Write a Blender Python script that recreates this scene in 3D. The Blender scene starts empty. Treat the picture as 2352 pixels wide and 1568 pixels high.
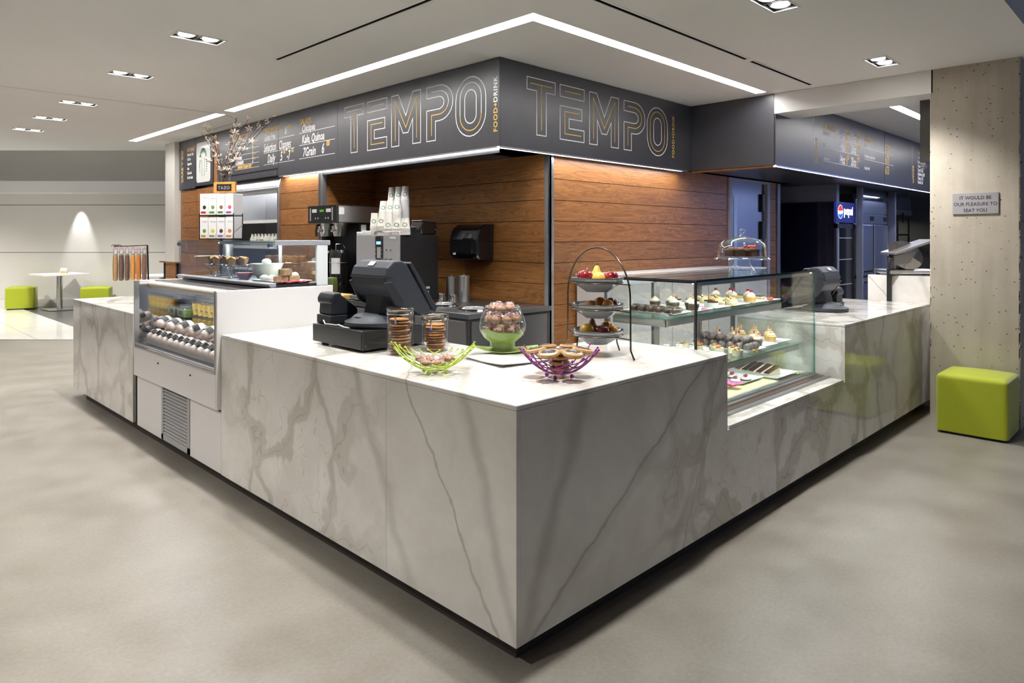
import bpy, bmesh, math, random
from mathutils import Vector, Matrix
random.seed(7)
S = bpy.context.scene
COL = S.collection
PI = math.pi
# ------------------------------------------------------------------ camera (two-point perspective, shifted lens)
FPX, HZ, PPX, YAW = 1580.0, 546.8, 1176.0, 0.0024
DC = 0.844 * FPX / (1490 - 931.7)
HC = 0.92 + (931.7 - HZ) * DC / FPX
ANG = PI / 4 - YAW
FW = Vector((math.cos(ANG), math.sin(ANG), 0)); RT = Vector((math.sin(ANG), -math.cos(ANG), 0))
CAM = -DC * FW - (1186 - PPX) / FPX * DC * RT; CAM.z = HC
cd = bpy.data.cameras.new('camera'); cam = bpy.data.objects.new('camera', cd); COL.objects.link(cam)
cd.sensor_width = 36.0; cd.lens = FPX / 2352 * 36; cd.shift_y = -(784 - HZ) / 2352
cam.location = CAM; cam.rotation_euler = (PI / 2, 0, ANG - PI / 2); cd.clip_start = 0.05; cd.clip_end = 80
S.camera = cam
def on(px, py, axis, val):
    r = FW + RT * ((px - PPX) / FPX) + Vector((0, 0, (HZ - py) / FPX))
    i = 'xyz'.index(axis)
    return CAM + r * ((val - CAM[i]) / r[i])
# ------------------------------------------------------------------ world, exposure
W = bpy.data.worlds.new('world'); S.world = W; W.use_nodes = True
W.node_tree.nodes['Background'].inputs[0].default_value = (0.30, 0.42, 0.80, 1)
W.node_tree.nodes['Background'].inputs[1].default_value = 0.3
S.view_settings.view_transform = 'Standard'; S.view_settings.look = 'None'
S.view_settings.exposure = 0.80; S.view_settings.gamma = 1.0; S.view_settings.use_curve_mapping = False
S.cycles.use_denoising = True
S.cycles.max_bounces = 10; S.cycles.transparent_max_bounces = 24; S.cycles.diffuse_bounces = 4
S.cycles.glossy_bounces = 4; S.cycles.caustics_reflective = False; S.cycles.caustics_refractive = False
S.cycles.sample_clamp_indirect = 6.0
# light levels
P_DOWN = 62.0      # W per downlight lamp (spot)
P_STRIP = 22.0     # emission of ceiling strip diffusers
P_LED = 56.0       # emission of LED strips under the fascia
P_CASE = 30.0      # emission of display case lamps
# blue fill lamp added before the windowless right wall, standing in for side daylight
def area(name, loc, rot, sx, sy, power, color=(1, 1, 1)):
    l = bpy.data.lights.new(name, 'AREA'); l.shape = 'RECTANGLE'; l.size = sx; l.size_y = sy; l.energy = power; l.color = color
    o = bpy.data.objects.new(name, l); o.location = loc; o.rotation_euler = rot; COL.objects.link(o); return o

area('window_daylight', (13.8, -2.2, 1.8), (PI / 2, 0, math.radians(75)), 3.2, 2.6, 40, (0.32, 0.44, 1.0))
# ------------------------------------------------------------------ helpers
def setp(o, label=None, cat=None, group=None, kind=None):
    if label: o['label'] = label
    if cat: o['category'] = cat
    if group: o['group'] = group
    if kind: o['kind'] = kind
    return o
def thing(name, label, cat, loc=(0, 0, 0), rz=0, group=None):
    o = bpy.data.objects.new(name, None); COL.objects.link(o); o.empty_display_size = 0.1
    o.location = loc; o.rotation_euler = (0, 0, rz)
    return setp(o, label, cat, group)
class MB:
    def __init__(s): s.v = []; s.f = []; s.m = []; s.mi = 0
    def add(s, vs, fs):
        b = len(s.v); s.v += [tuple(v) for v in vs]; s.f += [tuple(i + b for i in f) for f in fs]; s.m += [s.mi] * len(fs); return s
    def box(s, x0, y0, z0, x1, y1, z1):
        if x0 > x1: x0, x1 = x1, x0
        if y0 > y1: y0, y1 = y1, y0
        if z0 > z1: z0, z1 = z1, z0
        v = [(x, y, z) for z in (z0, z1) for y in (y0, y1) for x in (x0, x1)]
        return s.add(v, [(0, 2, 3, 1), (4, 5, 7, 6), (0, 1, 5, 4), (2, 6, 7, 3), (0, 4, 6, 2), (1, 3, 7, 5)])
    def cbox(s, cx, cy, cz, sx, sy, sz): return s.box(cx - sx / 2, cy - sy / 2, cz - sz / 2, cx + sx / 2, cy + sy / 2, cz + sz / 2)
    def lathe(s, prof, cx=0, cy=0, cz=0, n=24, sx=1, sy=1, cap=True):
        vs = []; fs = []
        for r, z in prof:
            for k in range(n):
                a = 2 * PI * k / n; vs.append((cx + r * math.cos(a) * sx, cy + r * math.sin(a) * sy, cz + z))
        for i in range(len(prof) - 1):
            for k in range(n):
                k2 = (k + 1) % n; fs.append((i * n + k, i * n + k2, (i + 1) * n + k2, (i + 1) * n + k))
        if cap:
            if prof[0][0] > 1e-5: fs.append(tuple(range(n - 1, -1, -1)))
            if prof[-1][0] > 1e-5: fs.append(tuple((len(prof) - 1) * n + k for k in range(n)))
        return s.add(vs, fs)
    def cyl(s, cx, cy, z0, z1, r, n=20): return s.lathe([(r, z0), (r, z1)], cx, cy, 0, n)
    def sphere(s, cx, cy, cz, r, n=12, m=7, sz=1.0, sx=1, sy=1):
        pr = [(max(1e-4, r * math.sin(PI * i / m)), -r * sz * math.cos(PI * i / m)) for i in range(m + 1)]
        return s.lathe(pr, cx, cy, cz, n, sx, sy, True)
    def tube(s, pts, r, n=6, closed=False):
        P = [Vector(p) for p in pts]; N = len(P); vs = []; fs = []; rr = r if isinstance(r, (list, tuple)) else [r] * N
        up = None
        for i in range(N):
            a = P[i - 1] if (i > 0 or closed) else P[i]; b = P[(i + 1) % N] if (i < N - 1 or closed) else P[i]
            t = (b - a); t = t.normalized() if t.length > 1e-9 else Vector((0, 0, 1))
            if up is None:
                up = Vector((0, 0, 1)) if abs(t.z) < 0.9 else Vector((1, 0, 0))
            u = (up - t * up.dot(t)); u = u.normalized() if u.length > 1e-6 else t.orthogonal().normalized(); w = t.cross(u); up = u
            for k in range(n):
                an = 2 * PI * k / n; vs.append(P[i] + u * (rr[i] * math.cos(an)) + w * (rr[i] * math.sin(an)))
        M = N if closed else N - 1
        for i in range(M):
            j = (i + 1) % N
            for k in range(n):
                k2 = (k + 1) % n; fs.append((i * n + k, i * n + k2, j * n + k2, j * n + k))
        if not closed: fs += [tuple(range(n - 1, -1, -1)), tuple((N - 1) * n + k for k in range(n))]
        return s.add(vs, fs)
    def prism(s, poly, a, b, axis='y'):
        n = len(poly)
        def mk(p, t): return {'y': (p[0], t, p[1]), 'x': (t, p[0], p[1]), 'z': (p[0], p[1], t)}[axis]
        vs = [mk(p, a) for p in poly] + [mk(p, b) for p in poly]
        fs = [tuple(range(n)), tuple(range(2 * n - 1, n - 1, -1))] + [(i, i + n, (i + 1) % n + n, (i + 1) % n) for i in range(n)]
        return s.add(vs, fs)
    def quad(s, *p): return s.add(p, [tuple(range(len(p)))])
    def mesh(s, name, smooth=None):
        me = bpy.data.meshes.new(name); me.from_pydata(s.v, [], s.f); me.validate()
        bm = bmesh.new(); bm.from_mesh(me); bmesh.ops.recalc_face_normals(bm, faces=bm.faces); bm.to_mesh(me); bm.free()
        if len(me.polygons) == len(s.m): me.polygons.foreach_set('material_index', s.m)
        if smooth:
            me.polygons.foreach_set('use_smooth', [True] * len(me.polygons)); me.set_sharp_from_angle(angle=math.radians(smooth))
        return me
    def obj(s, name, mat, parent=None, smooth=None, bevel=0, seg=2, loc=(0, 0, 0), rot=(0, 0, 0)):
        me = s.mesh(name, smooth)
        for m in (mat if isinstance(mat, (list, tuple)) else [mat]): me.materials.append(m)
        o = bpy.data.objects.new(name, me); COL.objects.link(o); o.location = loc; o.rotation_euler = rot
        if parent: o.parent = parent
        if bevel:
            b = o.modifiers.new('bevel', 'BEVEL'); b.width = bevel; b.segments = seg; b.limit_method = 'ANGLE'; b.harden_normals = False
        return o
def B(*a): return MB().box(*a)
def inst(src, parent, loc, rot=(0, 0, 0), sc=(1, 1, 1), name=None):
    c = src.copy(); COL.objects.link(c); c.parent = parent; c.location = loc; c.rotation_euler = rot; c.scale = sc
    if name: c.name = name
    return c
def copytree(o, loc, rz=0, label=None, parent=None, sc=None):
    def rec(q, par):
        c = q.copy(); COL.objects.link(c); c.parent = par
        for ch in q.children: rec(ch, c)
        return c
    c = rec(o, parent); c.location = loc; c.rotation_euler = (0, 0, rz)
    if sc: c.scale = (sc, sc, sc) if not isinstance(sc, tuple) else sc
    if label: c['label'] = label
    return c
# ------------------------------------------------------------------ materials
def mat(name, col=(0.8, 0.8, 0.8), rough=0.5, metal=0.0, **k):
    m = bpy.data.materials.new(name); m.use_nodes = True; nt = m.node_tree; p = nt.nodes['Principled BSDF']
    p.inputs['Base Color'].default_value = (*col, 1); p.inputs['Roughness'].default_value = rough; p.inputs['Metallic'].default_value = metal
    for kk, v in k.items():
        nm = {'coat': 'Coat Weight', 'coatr': 'Coat Roughness', 'spec': 'Specular IOR Level', 'sheen': 'Sheen Weight', 'sss': 'Subsurface Weight', 'ior': 'IOR', 'trans': 'Transmission Weight'}.get(kk)
        if nm: p.inputs[nm].default_value = v
    if 'emit' in k:
        p.inputs['Emission Color'].default_value = (*k.get('ecol', col), 1); p.inputs['Emission Strength'].default_value = k['emit']
    return m
def N(m, t, **k):
    n = m.node_tree.nodes.new(t)
    for a, v in k.items(): setattr(n, a, v)
    return n
def L(m, a, b): m.node_tree.links.new(a, b)
def P(m): return m.node_tree.nodes['Principled BSDF']
def math_(m, op, a, b=None, clamp=False):
    n = N(m, 'ShaderNodeMath', operation=op); n.use_clamp = clamp
    for i, v in enumerate((a, b)):
        if v is None: continue
        if isinstance(v, (int, float)): n.inputs[i].default_value = v
        else: L(m, v, n.inputs[i])
    return n.outputs[0]
def ramp(m, fac, stops):
    r = N(m, 'ShaderNodeValToRGB'); e = r.color_ramp.elements
    while len(e) < len(stops): e.new(0.5)
    for i, (p_, c) in enumerate(stops): e[i].position = p_; e[i].color = (*c, 1)
    L(m, fac, r.inputs[0]); return r.outputs[0]
def noise(m, vec, scale, detail=4, rough=0.55, dist=0.0):
    n = N(m, 'ShaderNodeTexNoise'); n.inputs['Scale'].default_value = scale; n.inputs['Detail'].default_value = detail
    n.inputs['Roughness'].default_value = rough; n.inputs['Distortion'].default_value = dist
    if vec is not None: L(m, vec, n.inputs['Vector'])
    return n
def mapping(m, src, scale=(1, 1, 1), loc=(0, 0, 0), rot=(0, 0, 0)):
    n = N(m, 'ShaderNodeMapping'); n.inputs['Scale'].default_value = scale; n.inputs['Location'].default_value = loc; n.inputs['Rotation'].default_value = rot
    L(m, src, n.inputs['Vector']); return n.outputs[0]
def mix(m, fac, a, b, mode='MIX'):
    n = N(m, 'ShaderNodeMix', data_type='RGBA', blend_type=mode)
    for i, v in ((0, fac), (6, a), (7, b)):
        if isinstance(v, (int, float)): n.inputs[i].default_value = v
        elif isinstance(v, tuple): n.inputs[i].default_value = (*v, 1)
        else: L(m, v, n.inputs[i])
    return n.outputs[2]
def bump(m, h, strength=0.2, dist=0.01):
    b = N(m, 'ShaderNodeBump'); b.inputs['Strength'].default_value = strength; b.inputs['Distance'].default_value = dist
    L(m, h, b.inputs['Height']); L(m, b.outputs[0], P(m).inputs['Normal'])
def coords(m, kind='Object'): return N(m, 'ShaderNodeTexCoord').outputs[kind]
def speckle(name, c1, c2, scale=60, rough=0.6, bmp=0.0, **k):
    m = mat(name, c1, rough, **k); n = noise(m, coords(m), scale, 3); L(m, ramp(m, n.outputs[0], [(0.35, c1), (0.65, c2)]), P(m).inputs['Base Color'])
    if bmp: bump(m, n.outputs[0], bmp, 0.004)
    return m
def glass(name, tint=(0.97, 0.99, 0.98), edge=0.55, base=0.05, rough=0.0, powr=3.0):
    m = bpy.data.materials.new(name); m.use_nodes = True; nt = m.node_tree; nt.nodes.remove(P(m))
    t = N(m, 'ShaderNodeBsdfTransparent'); t.inputs[0].default_value = (*tint, 1)
    g = N(m, 'ShaderNodeBsdfGlossy'); g.inputs['Roughness'].default_value = rough; g.inputs['Color'].default_value = (1, 1, 1, 1)
    lw = N(m, 'ShaderNodeLayerWeight'); lw.inputs[0].default_value = 0.5
    f = math_(m, 'ADD', math_(m, 'MULTIPLY', math_(m, 'POWER', lw.outputs['Facing'], powr), edge), base, True)
    mx = N(m, 'ShaderNodeMixShader'); L(m, f, mx.inputs[0]); L(m, t.outputs[0], mx.inputs[1]); L(m, g.outputs[0], mx.inputs[2])
    L(m, mx.outputs[0], nt.nodes['Material Output'].inputs[0]); return m
def emit(name, col, strength):
    m = bpy.data.materials.new(name); m.use_nodes = True; nt = m.node_tree; nt.nodes.remove(P(m))
    e = N(m, 'ShaderNodeEmission'); e.inputs[0].default_value = (*col, 1); e.inputs[1].default_value = strength
    L(m, e.outputs[0], nt.nodes['Material Output'].inputs[0]); return m

def make_marble(name, vein_line=False):
    m = mat(name, (0.8, 0.78, 0.75), 0.13, coat=0.3, coatr=0.05)
    co = coords(m)
    warp = noise(m, co, 1.3, 4, 0.55)
    off = N(m, 'ShaderNodeVectorMath', operation='SUBTRACT'); L(m, warp.outputs['Color'], off.inputs[0]); off.inputs[1].default_value = (0.5, 0.5, 0.5)
    sc_ = N(m, 'ShaderNodeVectorMath', operation='SCALE'); L(m, off.outputs[0], sc_.inputs[0]); sc_.inputs['Scale'].default_value = 0.75
    ad = N(m, 'ShaderNodeVectorMath', operation='ADD'); L(m, co, ad.inputs[0]); L(m, sc_.outputs[0], ad.inputs[1])
    wco = ad.outputs[0]
    jit = math_(m, 'MULTIPLY', math_(m, 'SUBTRACT', noise(m, co, 5.0, 3).outputs[0], .5), .16)
    def cells(scale, lo, hi, jt=None):
        v = N(m, 'ShaderNodeTexVoronoi', feature='DISTANCE_TO_EDGE'); v.inputs['Scale'].default_value = scale
        L(m, mapping(m, wco, (1, 1, 0.62)), v.inputs['Vector'])
        r = N(m, 'ShaderNodeMapRange'); r.interpolation_type = 'SMOOTHSTEP'; L(m, v.outputs['Distance'] if jt is None else math_(m, 'ADD', v.outputs['Distance'], jt), r.inputs[0])
        r.inputs[1].default_value = lo; r.inputs[2].default_value = hi; r.inputs[3].default_value = 1; r.inputs[4].default_value = 0
        return r.outputs[0]
    sp0 = N(m, 'ShaderNodeSeparateXYZ'); L(m, co, sp0.inputs[0])
    away = N(m, 'ShaderNodeMapRange'); away.interpolation_type = 'SMOOTHSTEP'; L(m, math_(m, 'ADD', sp0.outputs[0], sp0.outputs[1]), away.inputs[0]); away.inputs[1].default_value = .5; away.inputs[2].default_value = 1.5; away.inputs[3].default_value = .0; away.inputs[4].default_value = 1.0
    area_n = noise(m, co, 0.9, 2).outputs[0]
    areaf = math_(m, 'MULTIPLY', away.outputs[0], ramp(m, area_n, [(0.32, (0.25, 0.25, 0.25)), (0.55, (1, 1, 1))]))
    broad = math_(m, 'MULTIPLY', math_(m, 'ADD', math_(m, 'MULTIPLY', cells(2.3, 0.055, 0.085, jit), .75), math_(m, 'MULTIPLY', cells(2.3, 0.0, 0.2, jit), .3)), areaf)
    fine = math_(m, 'MULTIPLY', cells(2.3, 0.0, 0.010), areaf)
    fine2 = math_(m, 'MULTIPLY', cells(4.6, 0.0, 0.010), areaf)
    cloud = noise(m, wco, 3.0, 5, 0.6).outputs[0]
    base = mix(m, ramp(m, cloud, [(0.35, (0, 0, 0)), (0.75, (1, 1, 1))]), (0.86, 0.85, 0.82), (0.70, 0.68, 0.645))
    c = mix(m, math_(m, 'MULTIPLY', broad, 0.66), base, (0.47, 0.445, 0.39))
    c = mix(m, math_(m, 'MULTIPLY', fine, 0.55), c, (0.30, 0.27, 0.21))
    c = mix(m, math_(m, 'MULTIPLY', fine2, 0.45), c, (0.48, 0.41, 0.30))
    # long diagonal veins across the two corner slabs
    sep = N(m, 'ShaderNodeSeparateXYZ'); L(m, co, sep.inputs[0])
    s_ = math_(m, 'SUBTRACT', sep.outputs[0], sep.outputs[1]); nz = math_(m, 'SUBTRACT', noise(m, co, 2.4, 5, 0.55).outputs[0], 0.5)
    for cc, mm, wd, st, am in ((-0.06, 1.50, 0.026, 0.7, .30), (-0.03, 1.50, 0.12, 0.25, .30), (0.0, 0.42, 0.07, 0.5, .2), (0.95, 0.60, 0.06, 0.35, .2), (1.05, 0.50, 0.012, 0.6, .25),
                               (-0.05, -0.66, 0.014, 0.75, .22), (0.03, -0.36, 0.05, 0.45, .2), (-.55, -.5, .07, .35, .3)):
        t = math_(m, 'SUBTRACT', s_, math_(m, 'ADD', math_(m, 'MULTIPLY', sep.outputs[2], mm), cc))
        t = math_(m, 'ABSOLUTE', math_(m, 'ADD', t, math_(m, 'MULTIPLY', nz, am)))
        r = N(m, 'ShaderNodeMapRange'); r.interpolation_type = 'SMOOTHSTEP'; L(m, t, r.inputs[0]); r.inputs[1].default_value = 0; r.inputs[2].default_value = wd; r.inputs[3].default_value = st; r.inputs[4].default_value = 0
        c = mix(m, r.outputs[0], c, (0.43, 0.41, 0.38))
    L(m, c, P(m).inputs['Base Color']); return m
def make_wood(name, c1, c2, c3, rough=0.42):
    m = mat(name, c2, rough); co = coords(m); inf = N(m, 'ShaderNodeObjectInfo')
    ofs = N(m, 'ShaderNodeVectorMath', operation='SCALE'); ofs.inputs[0].default_value = (7.3, 3.1, 5.7); L(m, math_(m, 'MULTIPLY', inf.outputs['Random'], 9.0), ofs.inputs['Scale'])
    ad = N(m, 'ShaderNodeVectorMath', operation='ADD'); L(m, co, ad.inputs[0]); L(m, ofs.outputs[0], ad.inputs[1])
    w = noise(m, mapping(m, ad.outputs[0], (0.9, 6, 6)), 1.6, 3, 0.5, 1.2)
    g = noise(m, mapping(m, ad.outputs[0], (2.0, 60, 60)), 1.5, 4, 0.6, 0.3)
    rings = math_(m, 'FRACT', math_(m, 'MULTIPLY', w.outputs[0], 7.0))
    c = ramp(m, rings, [(0.0, c1), (0.45, c2), (0.85, c3), (1.0, c1)])
    c = mix(m, 0.55, c, ramp(m, g.outputs[0], [(0.3, c1), (0.7, c3)]))
    tone = ramp(m, inf.outputs['Random'], [(0.0, (0.86, 0.86, 0.86)), (1.0, (1.08, 1.05, 1.02))])
    c = mix(m, 1.0, c, tone, 'MULTIPLY')
    L(m, c, P(m).inputs['Base Color']); return m
def make_brushed(name, col=(0.62, 0.62, 0.63), rough=0.30, stretch=(1.5, 1.5, 400)):
    m = mat(name, col, rough, 1.0); n = noise(m, mapping(m, coords(m), stretch), 3, 2)
    L(m, ramp(m, n.outputs[0], [(0.2, (rough * .9,) * 3), (0.8, (rough * 1.12,) * 3)]), P(m).inputs['Roughness']); return m

M = {}
M['marble'] = make_marble('marble')
M['wood'] = make_wood('walnut_veneer', (0.19, 0.070, 0.018), (0.35, 0.142, 0.038), (0.47, 0.212, 0.062))
M['steel'] = make_brushed('brushed_steel')
M['steel_dark'] = make_brushed('brushed_steel_dark', (0.30, 0.30, 0.31), 0.35)
M['chrome'] = mat('chrome', (0.75, 0.75, 0.76), 0.08, 1.0)
M['black_metal'] = mat('black_metal', (0.03, 0.028, 0.027), 0.35, 0.6)
M['white'] = mat('white_laminate', (0.80, 0.79, 0.80), 0.35)
M['white_gloss'] = mat('white_ceramic', (0.88, 0.88, 0.86), 0.12, coat=0.4)
M['ceil'] = speckle('ceiling_paint', (0.86, 0.855, 0.845), (0.88, 0.875, 0.865), 1.2, 0.85)
M['wallpaint'] = speckle('wall_paint', (0.72, 0.70, 0.66), (0.74, 0.72, 0.68), 1.0, 0.7)
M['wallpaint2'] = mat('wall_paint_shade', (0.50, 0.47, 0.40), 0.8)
M['charcoal'] = speckle('charcoal_board', (0.040, 0.040, 0.050), (0.046, 0.046, 0.056), 8, 0.36, spec=0.75)
M['kick'] = mat('dark_plinth', (0.045, 0.035, 0.032), 0.45)
M['black'] = mat('black_plastic', (0.018, 0.018, 0.019), 0.35)
M['blackgloss'] = mat('black_gloss', (0.012, 0.012, 0.014), 0.08, coat=0.5)
M['void'] = mat('dark_void', (0.008, 0.008, 0.009), 0.9)
M['glass'] = glass('clear_glass')
M['glass_edge'] = glass('green_glass_edge', (0.55, 0.80, 0.78), 0.5, 0.12)
M['shelfglass'] = glass('shelf_glass', (0.86, 0.95, 0.93), 0.6, 0.08)
M['thinglass'] = glass('jar_glass', (0.98, 0.985, 0.985), 0.65, 0.04, 0.02, 2.2)
M['strip'] = emit('strip_diffuser', (1.0, 0.965, 0.93), P_STRIP)
M['led'] = emit('led_strip', (0.95, 0.96, 1.0), P_LED)
M['caselamp'] = emit('case_lamp', (0.97, 0.99, 1.0), P_CASE)
M['lampdisc'] = emit('downlight_lamp', (1.0, 0.96, 0.90), 22.0)
M['ink_white'] = mat('white_vinyl', (0.85, 0.85, 0.84), 0.6)
M['ink_gold'] = mat('gold_vinyl', (0.80, 0.50, 0.10), 0.6)
M['ink_black'] = mat('black_ink', (0.03, 0.03, 0.03), 0.6)
M['lime'] = speckle('lime_fabric', (0.36, 0.42, 0.010), (0.41, 0.47, 0.015), 220, 0.75, 0.05, sheen=0.3)
# polished concrete floor
m = M['floor'] = mat('polished_concrete', (0.3, 0.28, 0.25), 0.3); co = coords(m)
n1 = noise(m, co, 0.7, 6, 0.6).outputs[0]; n2 = noise(m, mapping(m, co, (1, 1, 1), rot=(0, 0, .6)), 3.0, 4, 0.55).outputs[0]; n3 = noise(m, co, 60, 3).outputs[0]
c = ramp(m, n1, [(0.30, (0.165, 0.148, 0.124)), (0.55, (0.225, 0.208, 0.180)), (0.75, (0.270, 0.253, 0.224))])
c = mix(m, 0.35, c, ramp(m, n2, [(0.25, (0.12, 0.095, 0.068)), (0.75, (0.33, 0.315, 0.28))]))
c = mix(m, 0.12, c, ramp(m, n3, [(0.3, (0.12, 0.11, 0.09)), (0.7, (0.45, 0.43, 0.4))]))
L(m, c, P(m).inputs['Base Color']); L(m, ramp(m, n2, [(0.15, (0.28,) * 3), (0.85, (0.42,) * 3)]), P(m).inputs['Roughness'])
# board-formed concrete of the column
m = M['concrete'] = mat('raw_concrete', (0.4, 0.37, 0.32), 0.85); co = coords(m)
n1 = noise(m, co, 1.6, 6, 0.62).outputs[0]; n2 = noise(m, mapping(m, co, (14, 14, 1.2)), 1, 4).outputs[0]
c = ramp(m, n1, [(0.3, (0.36, 0.32, 0.26)), (0.6, (0.50, 0.46, 0.385)), (0.8, (0.56, 0.52, 0.45))])
c = mix(m, 0.25, c, ramp(m, n2, [(0.3, (0.33, 0.29, 0.23)), (0.7, (0.58, 0.54, 0.47))]))
v = N(m, 'ShaderNodeTexVoronoi'); v.inputs['Scale'].default_value = 16; L(m, mapping(m, co, (1, 1, 1.5)), v.inputs['Vector']); v.inputs['Randomness'].default_value = 1
rad = math_(m, 'MULTIPLY', math_(m, 'POWER', N(m, 'ShaderNodeSeparateColor').outputs[0], 1.0), 1.0)
sepc = m.node_tree.nodes['Separate Color']; L(m, v.outputs['Color'], sepc.inputs[0])
pit = math_(m, 'LESS_THAN', v.outputs['Distance'], math_(m, 'MULTIPLY', math_(m, 'POWER', rad, 2.4), 0.31))
pitn = N(m, 'ShaderNodeMapRange'); L(m, v.outputs['Distance'], pitn.inputs[0])
c = mix(m, pit, c, (0.09, 0.075, 0.055)); L(m, c, P(m).inputs['Base Color'])
bump(m, math_(m, 'SUBTRACT', math_(m, 'MULTIPLY', n1, 0.4), pit), 0.5, 0.01)
# ================================================================== SETTING
M['rail0'] = mat('satin_aluminium', (.55, .56, .58), .28, .9)
ZC, ZF, XF, YF, XW, YW = 2.923, 2.225, 2.04, 2.19, 2.745, 2.30
XJ, YJ = 4.913, 1.262
def struct(mb, name, m_, parent=None, **k):
    o = mb.obj(name, m_, parent, **k)
    if parent is None: o['kind'] = 'structure'
    return o
LROT = (0, 0, ANG - PI / 2); LLOC = (CAM.x, CAM.y, 0)       # frame square to the far dining wall
struct(B(-9, -9.2, -0.1, 16, 20, 0), 'floor', M['floor'])
# ceiling with openings
holes = [(1.47, 1.294, 1.585, 6.02), (1.585, 1.294, 4.793, 1.405), (1.47, 6.25, 1.585, 9.4), (6.44, 0.58, 11.5, 0.69),
         (0.842, 0.5, 0.872, 3.52), (1.0, 0.847, 3.484, 0.877), (3.573, 0.847, 4.774, 0.877)]
lamps = [(0.19, 1.82), (0.19, 3.36), (0.20, 4.90), (0.21, 6.68), (0.215, 7.98), (0.215, 9.19),
         (0.40, 0.135), (2.364, 0.135), (4.33, 0.126),
         (-2.3, 0.4), (-2.3, 2.3), (-2.3, 4.2), (-2.3, 6.2), (-2.3, 8.2), (-4.8, 0.4), (-4.8, 3.2), (-4.8, 6.2), (-4.8, 9.0), (7.2, 0.126)]  # negative-x rows: unseen downlights added as fill from behind the camera
for lx, ly in lamps: holes.append((lx - 0.165, ly - 0.078, lx + 0.165, ly + 0.078))
xs = sorted({-9, 13} | {h[0] for h in holes} | {h[2] for h in holes}); ys = sorted({-0.85, 10} | {h[1] for h in holes} | {h[3] for h in holes})
cb = MB()
for i in range(len(xs) - 1):
    for j in range(len(ys) - 1):
        cx, cy = (xs[i] + xs[i + 1]) / 2, (ys[j] + ys[j + 1]) / 2
        if any(h[0] < cx < h[2] and h[1] < cy < h[3] for h in holes): continue
        cb.quad((xs[i], ys[j], ZC), (xs[i + 1], ys[j], ZC), (xs[i + 1], ys[j + 1], ZC), (xs[i], ys[j + 1], ZC))
cb.quad((-9, 10, ZC), (2.42, 10, ZC), (-9, 21.4, ZC))
struct(cb, 'ceiling', M['ceil'])
cb = MB().box(-9, -0.86, ZC - 0.001, 13, -0.85, 4.1)
struct(cb, 'trim_1', M['ceil'])
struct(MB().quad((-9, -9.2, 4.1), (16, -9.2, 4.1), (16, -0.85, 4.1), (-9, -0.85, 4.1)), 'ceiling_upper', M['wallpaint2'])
struct(MB().quad((-9, 21.4, 3.5), (2.42, 10, 3.5), (13, 10, 3.5), (13, 33, 3.5), (-9, 33, 3.5)), 'ceiling_dining', M['ceil'])
struct(MB().quad((-9, 21.4, ZC), (2.42, 10, ZC), (2.42, 10, 3.5), (-9, 21.4, 3.5)), 'trim_2', M['ceil'])
# curved joint in the ceiling panels
seam = [(-0.9, 6.24), (0.2, 6.24), (1.0, 6.235), (1.45, 6.235)]
seam += [(1.45 + 0.45 * math.sin(t), 6.235 + 0.0 + 0.62 * (1 - math.cos(t))) for t in [i * PI / 2 / 8 for i in range(1, 9)]] + [(1.905, 7.6)]
sb = MB()
for i in range(len(seam) - 1):
    a, b = Vector(seam[i]), Vector(seam[i + 1]); t = (b - a).normalized(); nn = Vector((-t.y, t.x)) * 0.006
    sb.add([(*(a + nn), ZC - 0.002), (*(b + nn), ZC - 0.002), (*(b - nn), ZC - 0.002), (*(a - nn), ZC - 0.002)], [(0, 1, 2, 3)])
struct(sb, 'trim_3', M['steel_dark'])
# ---- ceiling strip lamps
def strip(x0, y0, x1, y1, label, parts):
    t = thing('strip_light', label, 'ceiling light', ((x0 + x1) / 2, (y0 + y1) / 2, ZC), group='linear ceiling lights')
    ox, oy = (x0 + x1) / 2, (y0 + y1) / 2
    for (a, b, c_, d) in parts:
        MB().box(a - ox, b - oy, 0.036, c_ - ox, d - oy, 0.040).obj('diffuser', M['strip'], t)
        h = MB()
        for (p, q, r, s) in ((a, b, a + .002, d), (c_ - .002, b, c_, d), (a, b, c_, b + .002), (a, d - .002, c_, d)):
            h.box(p - ox, q - oy, 0.001, r - ox, s - oy, 0.05)
        h.box(a - ox, b - oy, 0.05, c_ - ox, d - oy, 0.055); h.obj('housing', M['white'], t)
    return t
strip(1.47, 1.294, 4.793, 6.02, 'long L-shaped strip light turning the corner above the counter', [(1.47, 1.294, 1.585, 6.02), (1.585, 1.294, 4.793, 1.405)])
strip(1.47, 6.25, 1.585, 9.4, 'short straight strip light beyond the curved ceiling joint', [(1.47, 6.25, 1.585, 9.4)])
strip(6.44, 0.58, 11.5, 0.69, 'strip light in front of the brews and wine board', [(6.44, 0.58, 11.5, 0.69)])
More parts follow.
